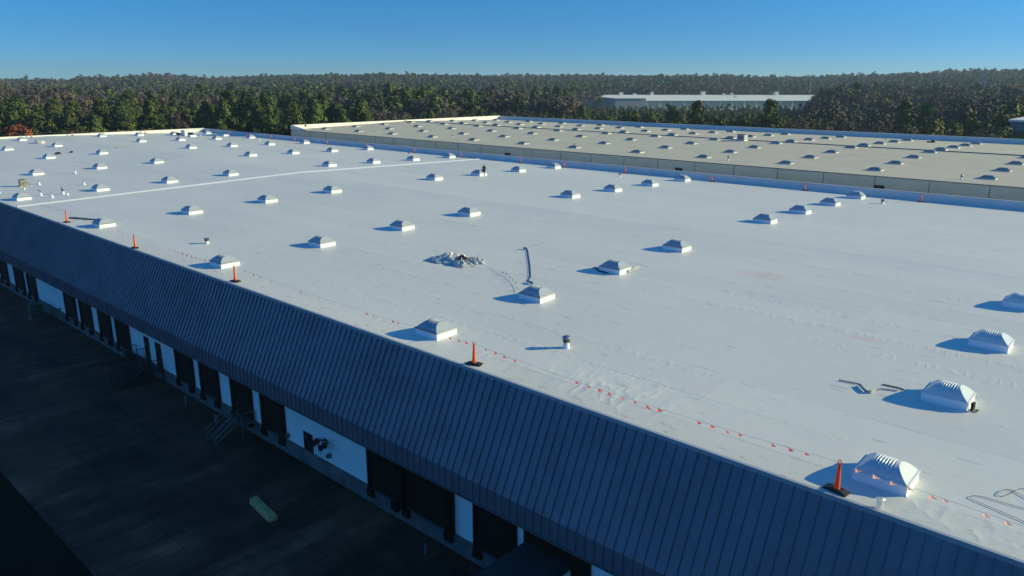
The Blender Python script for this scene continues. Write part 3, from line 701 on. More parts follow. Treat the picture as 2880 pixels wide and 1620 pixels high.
# ------------------------------------------------------------------ loose things on the roof
def ribbon(name, pts, width, mtl, label, cat, lift=.02, twist=None):
    mb = MB(); P_ = [Vector((x, y, 0)) for x, y in pts]
    # resample
    Q = []
    for a, b in zip(P_, P_[1:]):
        for k in range(6): Q.append(a.lerp(b, k/6))
    Q.append(P_[-1])
    for _ in range(3): Q = [Q[0]] + [(Q[i-1]+Q[i]*2+Q[i+1])/4 for i in range(1, len(Q)-1)] + [Q[-1]]
    base = Vector((Q[0].x, Q[0].y, rz1(Q[0].y)))
    vs = []; fs = []
    for i, q in enumerate(Q):
        d = (Q[min(i+1, len(Q)-1)]-Q[max(0, i-1)]).normalized(); s_ = Vector((-d.y, d.x, 0))
        f = i/(len(Q)-1); tw = .9*math.sin(f*9+1.3) if twist is None else twist(f)
        wv = width/2
        sv = s_*math.cos(tw)*wv + Vector((0, 0, abs(math.sin(tw))*wv*2))
        z = rz1(q.y)+lift
        lo = Vector((q.x, q.y, z)) - s_*math.cos(tw)*wv; hi = Vector((q.x, q.y, z)) + sv
        th = Vector((0, 0, .008))
        vs += [lo-base, hi-base, hi-base-th, lo-base-th]
    for i in range(len(Q)-1):
        o = i*4
        for k in range(4): fs.append((o+k, o+(k+1) % 4, o+4+(k+1) % 4, o+4+k))
    fs += [(0, 1, 2, 3), (len(vs)-1, len(vs)-2, len(vs)-3, len(vs)-4)]
    mb.add(vs, fs)
    o = mb.build(name, mtl, loc=P(base.x, base.y, base.z)); tag(o, label, cat); return o
m_strap = mat('grey_membrane_strip', (.30, .33, .37), .6, var=.2, vscale=4)
m_strapw = mat('pale_membrane_strip', (.55, .58, .62), .55, var=.15, vscale=4)
ribbon('membrane_strip', [(-28.75, 33.0), (-28.44, 32.97), (-27.18, 31.61), (-25.9, 30.23), (-24.74, 28.93), (-24.21, 28.31), (-23.9, 27.75), (-23.54, 27.55), (-23.3, 27.5)], .13, m_strap,
       'long grey strip of membrane lying from beside the plastic heap to a ribbed skylight', 'membrane strip', twist=lambda f: 1.2 if f < .12 or f > .82 else .35)
ribbon('thin_strip', [(-28.94, 35.16), (-28.75, 33.85), (-28.8, 33.62)], .05, m_strap, 'short thin dark strip lying behind the long grey membrane strip', 'membrane strip', twist=lambda f: 0)
ribbon('curled_strip', [(-7.59, 25.19), (-7.31, 25.23), (-6.95, 25.3), (-6.8, 25.02), (-6.53, 24.72), (-6.41, 24.79), (-6.39, 25.07), (-6.3, 25.38), (-5.82, 25.55)], .085, m_strap,
       'curled zigzag strip left of the skylight that has a cable coil', 'membrane strip', twist=lambda f: .3 if f < .3 else (1.3 if f < .8 else .2))
ribbon('dark_strip', [(-6.36, 25.78), (-6.04, 25.82), (-5.8, 25.83), (-5.68, 25.74)], .07, m_black, 'short dark strip touching the shadow of the coil skylight', 'membrane strip', twist=lambda f: .2)
ribbon('black_strip', [(-22.95, 32.1), (-22.6, 32.02), (-22.4, 31.72), (-21.6, 31.6)], .09, m_black, 'black strip tucked against the left base of the third front skylight', 'membrane strip', twist=lambda f: .4)
ribbon('scrap_strip', [(-20.98, 32.5), (-20.98, 33.0), (-21.06, 33.75)], .14, m_strap, 'crumpled dark and white scrap poking out right of the third front skylight', 'membrane strip', twist=lambda f: .9)
def board():
    t = thing('long_board', on1(-61.5, 18.95), 'long dark board lying between the leftmost eave cone and a skylight', 'board')
    b = MB(); b.add([(0, -.05, .01), (2.5, 1.0, .01), (2.42, 1.2, .01), (-.08, .15, .01), (0, -.05, .09), (2.5, 1.0, .09), (2.42, 1.2, .09), (-.08, .15, .09)], [(4, 5, 6, 7), (0, 1, 5, 4), (1, 2, 6, 5), (2, 3, 7, 6), (3, 0, 4, 7)])
    b.build('plank', m_steel_d, t)
board()
# white pennants strand
def white_flags():
    pts = [(-27.13, 28.51), (-26.67, 28.32), (-25.77, 27.96), (-25.44, 27.9), (-24.83, 27.48), (-24.42, 27.22), (-23.9, 26.86), (-23.19, 26.21), (-22.96, 25.95)]
    t = thing('white_pennant_line', on1(*pts[0]), 'loose string of small white pennants between plastic heap and ribbed skylight', 'pennant line')
    base = Vector((*pts[0], rz1(pts[0][1])))
    V_ = [Vector((x, y, rz1(y)+.05)) - base for x, y in pts]
    b = MB(); b.tube(V_, .007, 4); b.build('rope', m_rope, t)
    mw = mat('white_pennant', (.75, .75, .75), .5)
    for p in (V_[2], V_[3], V_[4], V_[5], V_[6], V_[7]):
        b = MB(); s_ = .15
        b.add([p+Vector((-s_*.4, 0, .0)), p+Vector((s_*.5, s_*.2, .05)), p+Vector((.0, -s_*.3, .17)), p+Vector((s_*.1, s_*.6, .02))], [(0, 1, 2), (1, 3, 2), (0, 2, 3)])
        b.build('pennant', mw, t)
white_flags()
# crumpled plastic heap
def heap():
    t = thing('plastic_heap', on1(-29.8, 28.4), 'crumpled heap of clear and white plastic sheeting in the middle of the roof', 'plastic sheeting')
    m_pl = bpy.data.materials.new('crumpled_plastic'); m_pl.use_nodes = True
    bb = m_pl.node_tree.nodes['Principled BSDF']; bb.inputs['Base Color'].default_value = (.60, .63, .66, 1); bb.inputs['Roughness'].default_value = .22; bb.inputs['Transmission Weight'].default_value = .25
    bb.inputs['Alpha'].default_value = 1
    def crumple(cx, cy, rx, ry, h, seed, n=34):
        mb = MB(); vs = []; 
        for j in range(n+1):
            for i in range(n+1):
                u_, v_ = 2*i/n-1, 2*j/n-1
                r_ = math.sqrt(u_*u_+v_*v_); ang = math.atan2(v_, u_)
                edge = 1+.35*noise.noise(Vector((math.cos(ang)*1.6+seed, math.sin(ang)*1.6, 2)))
                x = cx+u_*rx*edge + .09*noise.noise(Vector((u_*3+seed, v_*3, 5))); y = cy+v_*ry*edge + .09*noise.noise(Vector((u_*3, v_*3+seed, 9)))
                f = max(0, 1-r_**1.7)
                rid = 1-abs(noise.noise(Vector((u_*2.4+seed, v_*2.4, 1.5))))*2.2; rid2 = 1-abs(noise.noise(Vector((u_*4.3+seed, v_*4.3, 4.5))))*2
                z = .015 + f*h*(.35+.55*max(0, rid)+.22*rid2)
                vs.append((x, y, max(.006, z)))
        fs = [(j*(n+1)+i, j*(n+1)+i+1, (j+1)*(n+1)+i+1, (j+1)*(n+1)+i) for j in range(n) for i in range(n) if ((2*(i+.5)/n-1)**2+(2*(j+.5)/n-1)**2) < 1.05]
        mb.add(vs, fs); return mb
    crumple(-.25, .1, 1.25, .95, .40, 1.3).build('plastic_sheet', m_pl, t)
    crumple(.9, -.35, .75, .55, .30, 4.7).build('plastic_sheet', m_pl, t)
    crumple(.95, .6, .75, .5, .30, 8.7).build('plastic_sheet', m_pl, t)
    crumple(-.75, -.6, .8, .5, .22, 12.1).build('plastic_sheet', m_pl, t)
    crumple(.45, .05, .55, .40, .46, 15.2, 20).build('dark_bag', mat('dark_purple_bag', (.05, .03, .06), .35), t)
heap()
# far bundles, boxes, rack
def blob(name, x, y, r, h, mtl, label, cat, seed):
    mb = MB(); n = 12; vs = []; pr = [(1.0, 0), (1.05, .3), (.85, .7), (.45, .95), (.05, 1.0)]
    for rr_, zz in pr:
        for k in range(n):
            a = 2*math.pi*k/n; q = 1+.25*noise.noise(Vector((math.cos(a)*2+seed, math.sin(a)*2, zz*2)))
            vs.append((r*rr_*q*math.cos(a), r*rr_*q*math.sin(a)*.8, h*zz*q))
    mb.add(vs, [(i*n+k, i*n+(k+1) % n, (i+1)*n+(k+1) % n, (i+1)*n+k) for i in range(len(pr)-1) for k in range(n)])
    tag(mb.build(name, mtl, loc=on1(x, y)), label, cat)
blob('wrapped_bundle', -134.6, 38.9, .85, .5, mat('wrapped_plastic', (.55, .57, .58), .35), 'plastic wrapped pale bundle near the far left corner of the roof', 'bundle', 3)
blob('tool_bag', -113.7, 34.9, .48, .26, m_black, 'larger black bag lying on the roof at the left', 'bag', 5)
blob('small_tool_bag', -114.3, 36.7, .26, .22, m_black, 'smaller black bag just right of the larger black bag', 'bag', 9)
t = thing('flat_ladder', on1(-115.9, 43.4), 'short metal ladder lying flat on the roof at the left', 'ladder')
for yy in (0, .34):
    b = MB(); b.box(-.2, 1.9, yy, yy+.07, .02, .08); t2 = b.build('rail', m_steel_d, t)
for k in range(7):
    b = MB(); b.box(-.05+k*.3, .0+k*.3, .072, .338, .035, .065); b.build('rung', m_steel_d, t)
t.rotation_euler = (0, 0, rad(100))
for x, y, lab in ((-134.3, 62.95, 'low white flat topped curb left of the back corner, beside an upright panel'), (-133.6, 68.9, 'low white flat topped curb near the back corner by the shaded parapet')):
    t = thing('roof_curb', on1(x, y), lab, 'roof curb', 'flat curbs without domes')
    b = MB(); b.box(-1.3, 0, 0, 1.1, -.02, .26); b.build('curb_box', m_curb, t)
    b = MB(); b.box(-1.33, .03, -.03, 1.13, .262, .31); b.build('curb_lid', m_curb, t)
t = thing('upright_panel', on1(-137.0, 63.2), 'tall upright pale cabinet in blue shade near the back parapet', 'cabinet')
b = MB(); b.box(-1.5, 0, 0, .55, .0, 1.0); b.build('cabinet_body', m_frame_w, t)
b = MB(); b.box(-1.53, .03, -.03, .58, 1.002, 1.05); b.build('cabinet_top', m_frame_w, t)
for i, (x, y) in enumerate(((-139.8, 63.7), (-139.6, 64.7), (-139.4, 65.7))):
    b = MB(); n = 14
    vs = [(xx, .23*math.cos(2*math.pi*k/n), .24+.23*math.sin(2*math.pi*k/n)) for xx in (-1.4, 0) for k in range(n)]
    b.add(vs, [(k, (k+1) % n, n+(k+1) % n, n+k) for k in range(n)] + [tuple(range(n)), tuple(reversed(range(n, 2*n)))])
    tag(b.build('membrane_roll', m_black, loc=on1(x, y)), 'black roll of roofing near the back parapet, %s of three from the left' % ordi(i+1), 'roll', 'rolls by the back parapet')

# cable coil hanging on the corner of the second nearest skylight
def coil():
    t = thing('cable_coil', on1(-3.70, 25.35), 'black cable coil hanging on the lit corner of a near skylight', 'cable')
    b = MB()
    r_ = random.Random(3)
    for k in range(9):
        cy, cz, ry, rz_ = .16+r_.uniform(-.03, .05), .13+r_.uniform(-.02, .03), .12+r_.uniform(-.02, .05), .11+r_.uniform(-.01, .03)
        b.tube([(.02+.012*k*.6 + .01*math.sin(q), cy+ry*math.cos(q*math.pi/8), cz+rz_*math.sin(q*math.pi/8)) for q in range(17)], .014, 5)
    b.build('coil_loops', m_black, t, smooth=True)
    b = MB(); b.tube([(.05, .15, .02), (.16, .05, .015), (.2, .2, .015), (.12, .3, .015), (.22, .34, .015)], .012, 5); b.build('loose_end', m_black, t, smooth=True)
coil()
# hose loops at lower right
def smooth_pts(pts, it=2):
    for _ in range(it):
        q = [pts[0]]
        for a, b in zip(pts, pts[1:]):
            q += [a.lerp(b, .25), a.lerp(b, .75)]
        q.append(pts[-1]); pts = q
    return pts
m_hose = mat('grey_hose_rubber', (.14, .15, .17), .7)
def hose():
    t = thing('grey_hose', on1(-2.5, 19.9), 'thin grey hose looping over the roof at the lower right corner', 'hose')
    base = Vector((-2.5, 19.9, rz1(19.9)))
    for pts in ([(3.5, 18.6), (-.3, 19.25), (-1.37, 19.57), (-1.75, 19.67), (-2.15, 19.77), (-2.5, 19.83), (-2.62, 19.95), (-2.4, 20.16), (-1.95, 20.18), (-1.47, 20.21), (-.5, 20.3), (2.5, 20.2)],
                [(-.9, 21.6), (-1.63, 21.29), (-1.76, 21.1), (-1.83, 20.8), (-1.99, 20.42), (-2.12, 20.5), (-2.05, 20.8), (-1.9, 21.0), (-1.78, 20.95), (-1.56, 20.79), (-.8, 20.5), (0, 20.6)]):
        b = MB(); b.tube([p for p in smooth_pts([Vector((x, y, rz1(y)+.02))-base for x, y in pts])], .0065, 6); b.build('hose_line', m_hose, t, smooth=True)
hose()
def plastic_bag():
    t = thing('plastic_bag', on1(-4.12, 17.99), 'clear open plastic bag standing at the eave below the nearest skylight', 'plastic bag')
    m_ = bpy.data.materials.new('clear_plastic'); m_.use_nodes = True; bb = m_.node_tree.nodes['Principled BSDF']
    bb.inputs['Base Color'].default_value = (.8, .82, .82, 1); bb.inputs['Roughness'].default_value = .15; bb.inputs['Alpha'].default_value = .45
    mb = MB(); n = 18; pr = [(.07, .0), (.085, .06), (.08, .14), (.085, .2), (.10, .245), (.075, .27)]
    vs = []
    for i, (r_, z) in enumerate(pr):
        for k in range(n):
            a = 2*math.pi*k/n; q = 1+.28*noise.noise(Vector((math.cos(a)*2.2, math.sin(a)*2.2, z*9)))
            vs.append((r_*q*math.cos(a), r_*q*math.sin(a), max(.004, z+.03*noise.noise(Vector((math.cos(a)*3, math.sin(a)*3, i))))))
    mb.add(vs, [(i*n+k, i*n+(k+1) % n, (i+1)*n+(k+1) % n, (i+1)*n+k) for i in range(len(pr)-1) for k in range(n)]); mb.build('bag_film', m_, t)
plastic_bag()

# ------------------------------------------------------------------ person
def person():
    t = thing('person', on1(-55.84, 57.63), 'person in black jacket and dark trousers walking away across the white roof', 'person')
    face = Vector((-.55, .83, 0)); t.rotation_euler = (0, 0, math.atan2(face.y, face.x)-math.pi/2); t.scale = (1.06, 1.06, 1.06)   # local +Y = facing
    def skin(name, verts, edges, radii, mtl, root=0, sub=1):
        me = bpy.data.meshes.new(name); me.from_pydata(verts, edges, []); me.materials.append(mtl)
        o = bpy.data.objects.new(name, me); col.objects.link(o); o.parent = t
        md = o.modifiers.new('skin', 'SKIN'); md.use_smooth_shade = True
        for i, r in enumerate(radii):
            sv = me.skin_vertices[0].data[i]; sv.radius = (r, r) if not isinstance(r, tuple) else r; sv.use_root = (i == root)
        md2 = o.modifiers.new('sub', 'SUBSURF'); md2.levels = sub; md2.render_levels = sub
        return o
    m_skin = mat('skin', (.25, .14, .09), .6); m_jkt = mat('black_jacket', (.02, .021, .026), .7, var=.3, vscale=8); m_tr = mat('dark_trousers', (.022, .02, .026), .8); m_boot = mat('brown_boots', (.05, .035, .025), .7); m_hair = mat('black_hood', (.012, .012, .014), .8)
    # body
    V = [(0, 0, .92), (0, .01, 1.10), (0, .0, 1.30), (0, 0, 1.44), (0, .01, 1.52), (0, .02, 1.62), (0, .02, 1.70),
         (-.19, 0, 1.41), (-.27, -.05, 1.13), (-.30, .05, .90), (-.305, .07, .80),
         (.19, 0, 1.41), (.29, .02, 1.14), (.36, -.06, .92), (.38, -.08, .83),
         (-.10, .0, .88), (-.11, .08, .48), (-.11, -.02, .09), (-.11, .14, .05),
         (.10, .0, .88), (.12, -.06, .48), (.13, -.22, .10), (.13, -.08, .05)]
    Ed = [(0, 1), (1, 2), (2, 3), (3, 4), (4, 5), (5, 6), (3, 7), (7, 8), (8, 9), (9, 10), (3, 11), (11, 12), (12, 13), (13, 14), (0, 15), (15, 16), (16, 17), (17, 18), (0, 19), (19, 20), (20, 21), (21, 22)]
    Rr = [.13, .125, .15, .13, .055, .10, .075, .06, .045, .033, .03, .06, .045, .033, .03, .09, .06, .042, .035, .09, .06, .042, .035]
    skin('body', V, Ed, Rr, m_skin)
    # jacket
    J = [(0, 0, .86), (0, .01, 1.05), (0, 0, 1.30), (0, 0, 1.43), (0, .0, 1.50), (-.20, 0, 1.41), (-.28, -.05, 1.13), (-.30, .045, .93), (.20, 0, 1.41), (.30, .02, 1.14), (.355, -.05, .95)]
    JE = [(0, 1), (1, 2), (2, 3), (3, 4), (3, 5), (5, 6), (6, 7), (3, 8), (8, 9), (9, 10)]
    skin('jacket', J, JE, [(.20, .15), (.19, .15), (.21, .16), (.15, .13), .08, .085, .066, .052, .085, .066, .052], m_jkt)
    T_ = [(0, 0, .90), (-.10, 0, .85), (-.11, .08, .48), (-.11, -.01, .14), (.10, 0, .85), (.12, -.06, .48), (.13, -.2, .15)]
    skin('trousers', T_, [(0, 1), (1, 2), (2, 3), (0, 4), (4, 5), (5, 6)], [.15, .11, .085, .065, .11, .085, .065], m_tr)
    skin('hood', [(0, -.01, 1.50), (0, .0, 1.60), (0, .0, 1.72)], [(0, 1), (1, 2)], [.10, .122, .09], m_hair)
    for x, y, z, p in ((-.11, -.02, .06, 0), (.13, -.22, .07, 0)):
        skin('boot', [(x, y, z+.06), (x, y, z), (x, y+.14, z-.01)], [(0, 1), (1, 2)], [.06, .055, .045], m_boot)
    # hands: palm and five short fingers each
    for sx, (hx, hy, hz) in ((-1, (-.305, .07, .80)), (1, (.38, -.08, .83))):
        V = [(hx, hy, hz+.03), (hx, hy, hz-.05)]; E_ = [(0, 1)]; R_ = [.028, .032]
        for k, (dy, ln) in enumerate(((-.03, .06), (-.01, .075), (.01, .072), (.03, .06))):
            V += [(hx, hy+dy, hz-.07), (hx-sx*.01, hy+dy, hz-.07-ln)]; E_ += [(1, 2+2*k), (2+2*k, 3+2*k)]; R_ += [.010, .008]
        V += [(hx, hy+.045, hz-.02), (hx, hy+.06, hz-.065)]; E_ += [(0, 10), (10, 11)]; R_ += [.011, .009]
        skin('hand', V, E_, R_, m_skin)
person()

# ------------------------------------------------------------------ yard objects
def G(x, y): return P(x, y, GZ+.05)
def barrier():
    t = thing('concrete_barrier', G(-26.0, 13.53), 'weathered pale concrete barrier lying alone on the dark apron', 'barrier', rz=rad(-6))
    b = MB(); pr = [(-.21, 0), (-.20, .12), (-.13, .24), (.13, .24), (.20, .12), (.21, 0)]
    n = len(pr); vs = []
    for x, k in ((-1.0, .78), (-.9, 1), (.9, 1), (1.0, .78)):
        vs += [(x, y*k, z*k) for y, z in pr]
    fs = [(i*n+k, (i+1)*n+k, (i+1)*n+k+1, i*n+k+1) for i in range(3) for k in range(n-1)] + [tuple(range(n)), tuple(reversed(range(3*n, 4*n)))]
    b.add(vs, [tuple(reversed(f)) for f in fs]); b.build('barrier_block', mat('mossy_concrete', (.70, .46, .17), .9, c2=(.34, .24, .11), vscale=5, bump=.5, bscale=20), t)
    for x in (-.5, .5):
        b = MB(); b.tube([(x-.08, 0, .255), (x-.08, 0, .30), (x+.08, 0, .30), (x+.08, 0, .255)], .015, 6); b.build('lifting_loop', m_steel_d, t)
barrier()
def rolling_stairs():
    t = thing('metal_stairs', G(-33.8, 15.0), 'light steel access stairs with handrails in front of a dock door', 'stairs')
    st = mat('worn_steel', (.20, .18, .16), .5, metal=.3); tr = mat('tread_steel', (.10, .09, .08), .6, metal=.3)
    n = 5; W = .85; run = 1.15; rise = .76
    for k in range(n):
        b = MB(); z = rise*(k+1)/n; y = run*k/n
        b.box(0, W, y, y+run/n+.02, z-.03, z); b.build('tread', tr, t)
    b = MB(); b.box(0, W+.55, run+.03, run+.85, rise-.03, rise+.002); b.build('landing', tr, t)
    for x in (0, W):
        b = MB(); b.tube([(x, 0, .0), (x, run, rise-.05)], .022, 6); b.build('stringer', st, t)
        for hh in (.58, .3):
            b = MB(); b.tube([(x, -.02, hh), (x, run*.95, rise+hh-.02)], .016, 6); b.build('handrail', st, t)
        for yy, zz in ((-.02, 0), (run, rise)):
            b = MB(); b.tube([(x, yy, zz), (x, yy, zz+.6)], .016, 6); b.build('rail_post', st, t)
    for x, y in ((0, run+.8), (W+.5, run+.8), (W+.5, run+.05), (0, run+.05)):
        b = MB(); b.tube([(x, y, 0), (x, y, rise+.6 if not (x == 0 and y < run+.1) else rise)], .02, 6); b.build('leg', st, t)
    for a, b_ in (((0, run, rise+.6), (0, run+.8, rise+.6)), ((W+.5, run+.05, rise+.6), (W+.5, run+.8, rise+.6)), ((0, run, rise+.3), (0, run+.8, rise+.3))):
        b = MB(); b.tube([a, b_], .016, 6); b.build('top_rail', st, t)
rolling_stairs()
def platform():
    t = thing('steel_platform', G(-44.5, 15.1), 'black steel stair platform with balusters at the two small doors', 'stair platform')
    k_ = mat('black_painted_steel', (.012, .012, .014), .5, metal=.3); zd = .80
    b = MB(); b.box(-2.0, 1.7, 1.02, 1.82, zd-.06, zd); b.build('deck', k_, t)
    for x in (-1.9, 0, 1.6):
        for y in (1.06, 1.76):
            b = MB(); b.tube([(x, y, 0), (x, y, zd-.06)], .03, 6); b.build('leg', k_, t)
    def railing(pts, seg, n):
        b = MB(); b.tube([Vector(p)+Vector((0, 0, .66)) for p in pts], .024, 6); b.build('top_rail', k_, t)
        b = MB()
        a, c = Vector(pts[0]), Vector(pts[-1])
        for q in range(n+1):
            p = a.lerp(c, q/n); b.tube([p, p+Vector((0, 0, .65))], .009 if 0 < q < n else .022, 5)
        b.build('balusters', k_, t)
    railing([(1.68, 1.04, zd), (1.68, 1.80, zd)], 1, 7); railing([(1.68, 1.04, zd), (.95, 1.04, zd)], 1, 7); railing([(-1.98, 1.04, zd), (-.25, 1.04, zd)], 1, 14); railing([(-1.98, 1.04, zd), (-1.98, 1.80, zd)], 1, 7)
    railing([(-.9, 1.80, zd), (-.9, 1.15, zd)], 1, 6)
    n = 6
    for q in range(n):
        z = zd*(q+1)/(n+1); y = -.45+1.45*q/n
        b = MB(); b.box(-.15, .85, y, y+.25, z-.03, z); b.build('tread', k_, t)
    for x in (-.17, .87):
        b = MB(); b.tube([(x, -.5, 0), (x, 1.02, zd-.03)], .03, 6); b.build('stringer', k_, t)
        railing([(x, -.45, .05), (x, 1.02, zd)], 1, 9)
platform()
def cabinet():
    t = thing('utility_cabinet', G(-62.2, 15.9), 'dull green utility cabinet standing on the apron at the left', 'utility cabinet')
    g = mat('dull_green_paint', (.035, .06, .04), .6, var=.2, vscale=3)
    b = MB(); b.box(-.45, .45, -.4, .4, .06, 1.1); b.build('cabinet_body', g, t)
    b = MB(); b.box(-.55, .55, -.5, .5, 0, .058); b.build('pad', m_base, t)
    b = MB(); b.box(-.48, .48, -.43, .43, 1.102, 1.16); b.build('lid', g, t)
    for x in (-.43, .02):
        b = MB(); b.box(x, x+.41, -.42, -.402, .12, 1.04); b.build('cabinet_door', g, t)
cabinet()
for i, (x, y) in enumerate(((-38.9, 16.35), (-35.4, 16.3), (-62.9, 16.4), (-18.8, 16.1))):
    t = thing('bollard', G(x, y), 'short dark bollard at the dock wall, %s from the left' % ordi({0: 2, 1: 3, 2: 1, 3: 4}[i]), 'bollard', 'bollards at the docks')
    b = MB(); b.lathe([(.07, 0), (.07, .38), (.05, .42), (.01, .43)], 12); b.build('post', m_steel_d, t, smooth=True, angle=40)
    b = MB(); b.lathe([(.1, 0), (.1, .02)], 12); b.build('foot_plate', m_steel_d, t)

# ------------------------------------------------------------------ far buildings, masts
def far_point(az_x, az_y, dist):
    l_ = math.hypot(az_x, az_y); return az_x/l_*dist, az_y/l_*dist
FO, FA = (-272.8, 397.2), rad(48.5)
def far_warehouse():
    t = thing('distant_warehouse', P(FO[0], FO[1], 0), 'long low cream warehouse among trees beyond the tan roof', 'warehouse', rz=FA)
    cr = mat('cream_metal_wall', (.60, .58, .47), .7, var=.05, vscale=.1); rf = mat('pale_metal_roof', (.88, .86, .78), .55, var=.05, vscale=.05)
    sh = mat('grey_metal_wall', (.46, .46, .43), .7)
    zt = -1.3; x0 = 18.5
    b = MB(); b.box(x0, 215, -8, 104, -10, zt); b.build('wall', cr, t)
    b = MB(); b.add([(x0-.4, -8.6, zt+.02), (215, -8.6, zt+.02), (215, 104, .3), (x0-.4, 104, .3), (215, 104, zt), (x0-.4, 104, zt)], [(0, 1, 2, 3), (3, 2, 4, 5), (0, 3, 5), (1, 4, 2)]); b.build('roof', rf, t)
    b = MB(); b.box(-1, x0-.41, -9, 88, -10, -.03); b.build('office_block', sh, t)
    b = MB(); b.box(-1.3, x0-.3, -9.3, 88.3, -.028, .2); b.build('office_roof', rf, t)
    for k in range(25):
        b = MB(); x = 18.7+k*7.82; b.box(x-.22, x+.22, -8.35, -8.01, -10, zt-.02); b.build('pilaster', rf, t)
    for x in (31.0, 47.2, 70.3, 93.6, 117):
        b = MB(); b.box(x, x+1.9, -8.12, -8.01, -4.6, -3.1); b.build('window', m_dark, t)
    b = MB(); b.box(50.6, 53.6, -8.14, -8.01, -7.4, -3.2); b.build('dock_door', mat('green_door', (.16, .24, .18), .6), t)
    b = MB(); b.box(20, 215, -9.8, -8.36, -6.85, -6.7); b.build('canopy', rf, t)
    for i, (x, y, w_, h_) in enumerate(((26, 86, 2.6, 2.6), (38, 92, 2.2, 1.6), (52, 94, 2.0, 2.6), (92, 96, 3.0, 3.0), (107, 92, 2.0, 1.6), (110, 84, 1.8, 2.2), (99, 50, 1.8, 1.2), (150, 96, 3.0, 3.0), (196, 92, 2.4, 2.4))):
        wx = FO[0] + x*math.cos(FA) - y*math.sin(FA); wy = FO[1] + x*math.sin(FA) + y*math.cos(FA)
        u_ = thing('rooftop_unit', P(wx, wy, zt+1.6*min(1, (y+8)/112)), 'small pale rooftop unit on the distant cream warehouse, %s from the left' % ordi(i+1), 'rooftop unit', 'units on the distant warehouse', rz=FA)
        q = MB(); q.box(0, w_, 0, w_, -.1, h_*.8); q.build('unit_body', rf, u_)
        q = MB(); q.box(-.1, w_+.1, -.1, w_+.1, h_*.8+.01, h_*.95); q.build('unit_hood', sh, u_)
far_warehouse()
def shade_building():
    t = thing('blue_grey_building', P(-23.4, 150, 0), 'blue grey building corner at the right edge behind the tan roof', 'building')
    b = MB(); b.box(0, 40, 0, 25, GZ, 3.8); b.build('wall', mat('blue_grey_wall', (.17, .21, .25), .8, c2=(.11, .14, .17), vscale=.15), t)
    b = MB(); b.box(-.3, 40.3, -.3, 25.3, 3.802, 4.1); b.build('roof', m_cream, t)
    b = MB(); b.box(9, 14, -.1, -.01, -1.5, .8); b.build('window', m_dark, t)
shade_building()
def tower(x, y, z0, ztop, label):
    t = thing('transmission_tower', P(x, y, z0), label, 'pylon'); H = ztop-z0
    b = MB(); wv = .95
    b.tube([(-wv*1.3, 0, 0), (-wv, 0, H*.55), (-wv, 0, H*.9), (0, 0, H)], .16, 5); b.tube([(wv*1.3, 0, 0), (wv, 0, H*.55), (wv, 0, H*.9), (0, 0, H)], .16, 5)
    for k in range(7):
        z = H*(.5+.055*k); b.tube([(-wv, 0, z), (wv, 0, z+H*.055)], .06, 4); b.tube([(wv, 0, z), (-wv, 0, z+H*.055)], .06, 4)
    b.build('lattice', m_steel_w, t)
    b = MB(); b.tube([(-2.4, 0, H*.83), (2.4, 0, H*.83)], .09, 4); b.build('cross_arm', m_steel_w, t)
    for k in (-2.3, 0, 2.3):
        b = MB(); b.tube([(k, 0, H*.83), (k, 0, H*.83-.8)], .07, 4); b.build('insulator', m_steel_d, t)
m_steel_w = mat('pale_steel', (.45, .47, .48), .6, metal=.2)
tw = Vector((math.sin(rad(-10.7)), math.cos(rad(-10.7))))*420
tower(tw.x, tw.y, GZ-2, 17.3, 'lattice transmission tower rising over the trees at the right')
def mast(x, y, z0, z1, r, label):
    t = thing('mast', P(x, y, z0), label, 'mast')
    b = MB(); b.tube([(0, 0, 0), (0, 0, (z1-z0)*.5), (0, 0, z1-z0)], r, 6, [r, r*.8, r*.5]); b.build('mast_pole', m_steel_w, t)
    b = MB(); b.tube([(-r*2.5, 0, (z1-z0)*.93), (r*2.5, 0, (z1-z0)*.93)], r*.4, 4); b.build('cross_arm', m_steel_w, t)
mast(-74.4, 413.3, GZ, 16.9, .16, 'thin single pole mast just right of the transmission tower')
mast(600*math.sin(rad(-20.9)), 600*math.cos(rad(-20.9)), 0, 17.8, .14, 'thin pale mast above the distant warehouse skyline')
mast(800*math.sin(rad(-49.0)), 800*math.cos(rad(-49.0)), 0, 23, .14, 'faint tall mast on the horizon left of the centre')
mast(800*math.sin(rad(-41.1)), 800*math.cos(rad(-41.1)), 0, 23, .14, 'faint tall mast on the horizon near the centre')
# ------------------------------------------------------------------ trees
def foliage_mat(name, tint=(1, 1, 1)):
    m = bpy.data.materials.new(name); m.use_nodes = True; t_ = m.node_tree; b = t_.nodes['Principled BSDF']
    at = t_.nodes.new('ShaderNodeAttribute'); at.attribute_name = 'col'
    oi = t_.nodes.new('ShaderNodeObjectInfo'); hs_ = t_.nodes.new('ShaderNodeHueSaturation')
    mr = t_.nodes.new('ShaderNodeMapRange'); mr.inputs['To Min'].default_value = .75; mr.inputs['To Max'].default_value = 1.25
    mh = t_.nodes.new('ShaderNodeMapRange'); mh.inputs['To Min'].default_value = .482; mh.inputs['To Max'].default_value = .512
    t_.links.new(oi.outputs['Random'], mr.inputs['Value']); t_.links.new(mr.outputs[0], hs_.inputs['Value'])
    t_.links.new(oi.outputs['Random'], mh.inputs['Value']); t_.links.new(mh.outputs[0], hs_.inputs['Hue'])
    t_.links.new(at.outputs['Color'], hs_.inputs['Color']); t_.links.new(hs_.outputs[0], b.inputs['Base Color'])
    b.inputs['Roughness'].default_value = .75; b.inputs['Specular IOR Level'].default_value = .25
    return m
m_leaf = foliage_mat('foliage')
m_bark = mat('bark', (.10, .075, .055), .9, var=.3, vscale=2)
